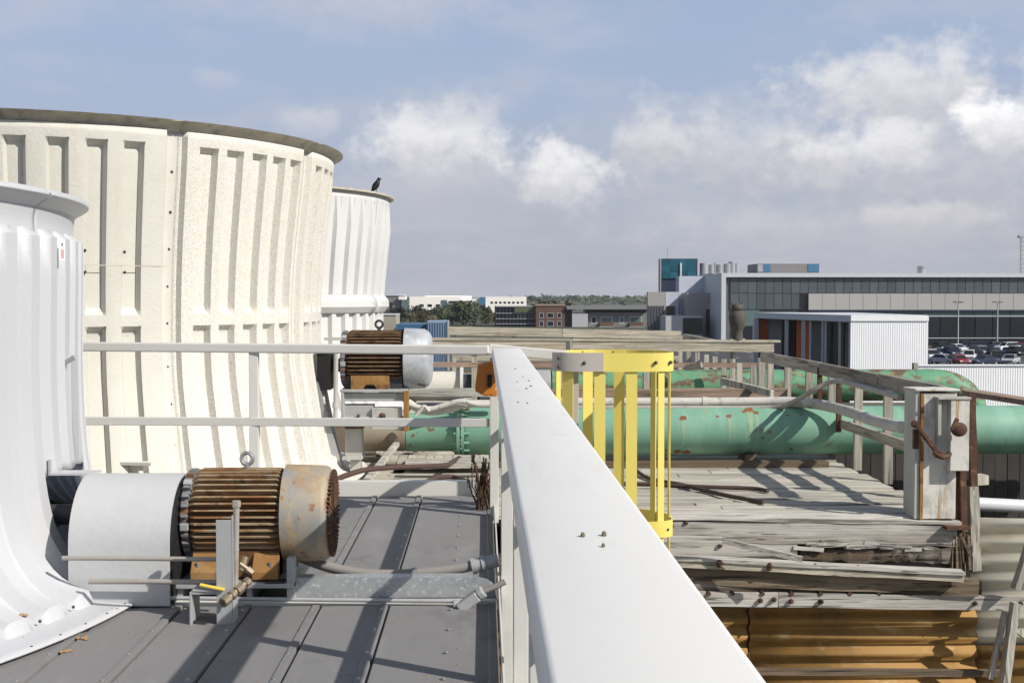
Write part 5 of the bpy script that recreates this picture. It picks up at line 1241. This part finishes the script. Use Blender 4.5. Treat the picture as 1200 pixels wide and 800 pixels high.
wall(dg, 'wall', 430, 346.5, 470, 390, OY - 20, 25, 'officeg', GZ); wall(dg, 'white_top', 467, 347.5, 475.5, 351, OY - 22, 8, 'officew'); wall(dg, 'glass_corner', 471.5, 351, 479.5, 372, OY - 24, 8, 'glassg', GZ); wall(dg, 'roof_edge', 425, 345.2, 472, 346.4, OY - 20.5, 26, 'frame')
for a in (450.5, 456): pwin(dg, a, 354, a + 4, 368, OY - 20, 'officeg', 'glassd', .1)
# --- blue and beige boxes by the tower
bc = thing('shipping_container', 'light blue container standing beyond the tower, nearest the far railing', 'container', (atY(517, 0, 60).x, 60, GZ))
wall(bc, 'body', 500.5, 376, 525, 396, 60, 2.4, 'blue', -3.4)
for i in range(8): wall(bc, 'rib', 501.5 + i * 3, 377, 502.3 + i * 3, 396, 59.93, .065, 'blue', -3.3)
wall(bc, 'corner_post', 524, 376, 525.5, 396, 59.9, .1, 'beige', -3.4)
MB().box(atY(500, 0, 60).x + .05, atY(525, 0, 60).x - .05, 60.1, 62.3, GZ, -3.41).build('legs', 'mullion', bc)
bd = thing('blue_shed', 'deep blue flat shed roof left of the light blue container', 'shed', (atY(485, 0, 62).x, 62, GZ))
wall(bd, 'roof', 464, 380, 500, 386, 62, 4, 'blued'); wall(bd, 'wall', 465, 386, 499, 396, 62.2, 3, 'navy', GZ)
bb = thing('beige_hut', 'small beige block above the lifting eye of the dark motor', 'hut', (atY(455, 0, 66).x, 66, GZ))
wall(bb, 'wall', 436, 368.5, 464, 390, 66, 3, 'beige', GZ); wall(bb, 'roof_edge', 435.5, 368, 464.5, 369, 65.95, 3.1, 'frame')
# ------------------------------------------------------------------ trees
def crown_mesh(name, seed, rx, rz, n=900, leaf=.42, m='leaf'):
    rng = random.Random(seed); mb = MB(); cl = []
    for i in range(16):
        a = rng.uniform(0, 6.283); rr = rng.uniform(.1, .75) * rx; z = rng.uniform(-.7, .8) * rz
        cl.append((Vector((rr * math.cos(a), rr * math.sin(a), z * (1 - .2 * rr / rx))), rng.uniform(.28, .5) * rx))
    for i in range(n):
        c, r = rng.choice(cl); d = Vector((rng.gauss(0, 1), rng.gauss(0, 1), rng.gauss(0, .8))).normalized()
        p = c + d * r * rng.uniform(.6, 1.05); u = Vector((rng.gauss(0, 1), rng.gauss(0, 1), rng.gauss(0, 1))).normalized(); w = u.orthogonal().normalized(); s = leaf * rng.uniform(.6, 1.4)
        mb.add([p - u * s, p + w * s * .6, p + u * s, p - w * s * .6], [(0, 1, 2, 3)])
    me = mb.mesh(name, recalc=False); me.materials.append(MT[m]); return me
crowns = [crown_mesh('crown', 1, 4.2, 3.2, 1000, .45, 'leaf'), crown_mesh('crown', 2, 3.8, 3.6, 1000, .42, 'leaf2'), crown_mesh('crown', 3, 4.5, 3.0, 1000, .45, 'leafd')]
tm = MB().tube([(0, 0, 0), (.1, 0, 2), (0, .1, 4), (.05, 0, 6.5)], [.32, .26, .2, .08], 8)
for a in range(5):
    t = a * 1.256; tm.tube([(0, 0, 3.4), (1.0 * math.cos(t), 1.0 * math.sin(t), 4.8), (2.2 * math.cos(t), 2.2 * math.sin(t), 6.2)], [.14, .1, .04], 6)
tmesh = tm.mesh('trunk'); tmesh.materials.append(MT['bark'])
def tree(px, top, Y, var, lab, grp, wide=1.0):
    p = atY(px, top, Y); h = p.z - GZ; s = h / 9.6
    t = thing('tree', lab, 'tree', (p.x, Y, GZ), grp)
    o = bpy.data.objects.new('crown', crowns[var]); C.objects.link(o); o.parent = t; o.location = (0, 0, 5.2 * s); o.scale = (s * wide, s * wide, s * 1.3); o.rotation_euler = (0, 0, random.uniform(0, 6))
    o = bpy.data.objects.new('trunk', tmesh); C.objects.link(o); o.parent = t; o.scale = (s, s, s)
TL = ['dark tree at the left end of the belt, against the farthest white stack', 'green tree below the left window of the dark grey office', 'dark tree below the white top of the dark grey office', 'olive tree below the glass corner of the dark grey office',
      'tall dark tree between the glass corner and the white office wall', 'olive tree before the first window of the white office', 'dark tree before the second window of the white office', 'green tree left of the glass bay of the white office',
      'dark tree before the glass bay of the white office', 'tall green tree just right of the glass bay, above its neighbours', 'tallest green tree in the middle of the belt', 'dark tree right of the tallest green tree',
      'green tree before the blue bay of the white office', 'low olive tree near the right end of the belt', 'small dark tree beside the scaffolded building', 'low olive tree standing in front above the light blue container', 'low dark tree standing in front below the glass bay', 'low olive tree in front of the tallest green tree', 'low dark tree in front near the scaffolded building']
for i, (px, top, v) in enumerate(((446, 361, 2), (458, 364, 0), (469, 360, 2), (480, 364, 1), (489, 358, 2), (497, 361, 1), (508, 362, 2), (517, 359, 0), (527, 357, 2), (536, 354, 0), (546, 353, 0), (555, 355, 2), (564, 358, 0), (573, 361, 1), (580, 366, 2), (505, 368, 1), (530, 366, 2), (551, 366, 1), (570, 369, 2))):
    tree(px, top, 420 + (i % 5) * 9, v, TL[i], 'trees in front of the white office', 1.25)
tree(650, 349, 480, 1, 'single olive tree rising right behind the brick building', None, 2.2)
# far wooded horizon
rng = random.Random(5); mb = MB()
for i in range(12000):
    Y = rng.uniform(1500, 3000); px = rng.uniform(-500, 1700); x = (px - 567) / F * Y
    hh = rng.uniform(6, 10) + 2 * math.sin(px * .021) + (2.5 if 600 < px < 770 else 0); s = rng.uniform(4, 9)
    z = rng.uniform(.3, 1) * hh + GZ; u = Vector((rng.gauss(0, 1), rng.gauss(0, .5), rng.gauss(0, .35))).normalized(); w = Vector((0, rng.gauss(0, .3), 1)).cross(u).normalized(); w = u.cross(w)
    p = Vector((x, Y, z)); mb.add([p - u * s, p - w * s * .28, p + u * s, p + w * s * .28], [(0, 1, 2, 3)])
me = mb.mesh('woodland', recalc=False); me.materials.append(MT['leafd']); o = bpy.data.objects.new('woodland', me); C.objects.link(o); o['kind'] = 'stuff'; o['label'] = 'dark wooded band along the horizon'; o['category'] = 'woodland'
vs = []; fs = []
nn = 60
for i in range(nn + 1):
    x = -3500 + 7000 * i / nn
    for (Y, z) in ((2300, GZ), (2700, 1.5 + 2.5 * math.sin(i * .8) + 2 * math.sin(i * .31)), (3300, 4 + 3 * math.sin(i * .5 + 1))): vs.append((x, Y, z))
for i in range(nn):
    for k in range(2): fs.append((i * 3 + k, i * 3 + 3 + k, i * 3 + 4 + k, i * 3 + 1 + k))
struct('hills', MB().add(vs, fs), 'leafd', smooth=60)
# ------------------------------------------------------------------ cars
def car_proto(kind):
    t = thing('parked_car', 'x', 'car', (0, 0, 0), 'cars parked behind the corrugated wall')
    # front towards -Y, length 4.6, width 1.8
    if kind == 'sedan': lo = [(-2.25, .35), (-2.3, .65), (-2.1, .82), (-1.1, .95), (1.3, 1.0), (2.2, .98), (2.3, .6), (2.25, .35)]; cb = [(-1.15, .95), (-.45, 1.42), (.75, 1.44), (1.5, 1.0)]
    elif kind == 'suv': lo = [(-2.25, .4), (-2.32, .8), (-2.1, 1.02), (-1.1, 1.12), (2.2, 1.15), (2.3, .7), (2.25, .4)]; cb = [(-1.15, 1.12), (-.6, 1.7), (1.7, 1.72), (2.15, 1.15)]
    else: lo = [(-2.7, .45), (-2.75, .9), (-2.5, 1.1), (-1.3, 1.18), (2.6, 1.15), (2.75, .8), (2.7, .45)]; cb = [(-1.3, 1.18), (-.75, 1.82), (.5, 1.84), (.85, 1.18)]
    W = .9 if kind != 'pickup' else 1.0
    MB().prism(lo, -W, W, 'yz').build('body', 'white', t, bevel=.09)
    cw = W - .1; n = len(cb)
    m = MB(); vs = [(-cw, y, z) if z < cb[1][1] - .2 else (-cw + .13, y, z) for y, z in cb] + [(cw, y, z) if z < cb[1][1] - .2 else (cw - .13, y, z) for y, z in cb]
    m.add(vs, [tuple(range(n)), tuple(range(2 * n - 1, n - 1, -1))] + [(i, (i + 1) % n, n + (i + 1) % n, n + i) for i in range(n)]); m.build('cabin_glass', 'carglass', t)
    rz = cb[1][1]; MB().box(-cw + .12, cw - .12, cb[1][0] - .04, cb[2][0] + .04, rz - .03, rz + .05).build('roof', 'white', t, bevel=.02)
    for s in (-1, 1):
        MB().beam((s * (cw - .02), cb[0][0], cb[0][1]), (s * (cw - .14), cb[1][0], cb[1][1]), .07, .07).build('pillar', 'white', t)
        MB().box(s * .62 - .2, s * .62 + .2, lo[1][0] - .01, lo[1][0] + .12, lo[1][1] - .05, lo[1][1] + .1).build('headlight', 'lamp', t)
        for y in (lo[0][0] + .85, lo[-1][0] - .85):
            w = MB().lathe((s * (W - .2), y, .33), (s, 0, 0), [(0, .33), (.21, .33)], 16).build('wheel', 'tyre', t, smooth=40)
            MB().lathe((s * (W - .2) + s * .2, y, .33), (s, 0, 0), [(0, .2), (.02, .19)], 12).build('rim', 'chrome', w)
    MB().box(-.5, .5, lo[1][0] - .02, lo[1][0] + .1, lo[1][1] - .12, lo[1][1] + .02).build('grille', 'mullion', t)
    return t
protos = {k: car_proto(k) for k in ('sedan', 'suv', 'pickup')}
def paint(name, c): return mat('paint_' + name, c, .25, 0, .02, 1, spec=.6)
PC = {'white': paint('white', (.72, .72, .72)), 'silver': paint('silver', (.42, .44, .46)), 'navy': paint('navy', (.02, .03, .065)), 'black': paint('black', (.014, .014, .017)), 'red': paint('red', (.28, .02, .025)), 'grey': paint('grey', (.12, .13, .14)), 'blue': paint('blue', (.05, .09, .18))}
used = set()
def car(px, Y, kind, c, rz, lab, dup_group=None):
    P = protos[kind]
    t = P if kind not in used else copy_tree(P)
    used.add(kind)
    t.location = (atY(px, 0, Y).x, Y, GZ + .006); t.rotation_euler = (0, 0, R(rz)); t['label'] = lab
    for ch in t.children:
        if ch.name.split('.')[0] in ('body', 'roof', 'pillar'):
            ch.material_slots[0].link = 'OBJECT'; ch.material_slots[0].material = PC[c]
car(1095, 181, 'pickup', 'white', 178, 'white pickup beside the white pavilion, nearest car on the left')
car(1110, 174, 'sedan', 'silver', 38, 'silver sedan turned aslant in the front row by the white pickup')
car(1128, 172, 'sedan', 'red', 5, 'dark red car mostly hidden behind the corrugated wall below the white estate')
car(1141, 181, 'suv', 'white', -25, 'white estate car at the middle of the front row')
car(1159, 171, 'sedan', 'navy', -60, 'navy car side on, low behind the corrugated wall')
car(1175, 178, 'suv', 'black', -20, 'black car right of the navy side on car')
car(1190, 173, 'sedan', 'silver', -35, 'silver saloon at the right edge in the front row')
car(1104, 196, 'sedan', 'blue', 8, 'blue grey sedan in the second row behind the silver sedan')
car(1121, 194, 'suv', 'navy', 0, 'navy car in the second row left of the white estate')
car(1154, 198, 'suv', 'grey', 10, 'grey car in the second row behind the white estate')
car(1170, 196, 'sedan', 'black', -12, 'black sedan in the second row right of the grey car')
car(1187, 199, 'sedan', 'blue', -30, 'blue car with pale bonnet in the second row by the right edge')
car(1198, 195, 'suv', 'black', 0, 'black car in the second row cut by the right edge')
car(1108, 216, 'suv', 'black', 0, 'black car in the third row right of the white pickup')
car(1126, 213, 'sedan', 'white', 20, 'white car in the third row by the left lamp post')
car(1137, 222, 'suv', 'navy', -10, 'navy car in the back row right of the left lamp post')
car(1156, 218, 'suv', 'navy', 80, 'large dark van side on in the back row')
car(1186, 214, 'suv', 'white', -70, 'white car side on in the back row by the right lamp post')
car(1200, 217, 'sedan', 'red', -10, 'red car in the back row at the right edge')
car(1172, 224, 'sedan', 'grey', 0, 'grey car in the back row under the right lamp post')

# ------------------------------------------------------------------ haze
hz = MB().box(-4600, 4600, -500, 4700, GZ - 2, 21).mesh('haze')
hm = bpy.data.materials.new('haze'); hm.use_nodes = True; ht_ = hm.node_tree; ht_.nodes.clear()
vo = ht_.nodes.new('ShaderNodeVolumePrincipled'); vo.inputs['Color'].default_value = (.85, .88, .95, 1); vo.inputs['Density'].default_value = .00009; vo.inputs['Anisotropy'].default_value = .1
oo = ht_.nodes.new('ShaderNodeOutputMaterial'); ht_.links.new(vo.outputs[0], oo.inputs['Volume'])
hz.materials.append(hm); o = bpy.data.objects.new('haze', hz); C.objects.link(o); o['kind'] = 'stuff'
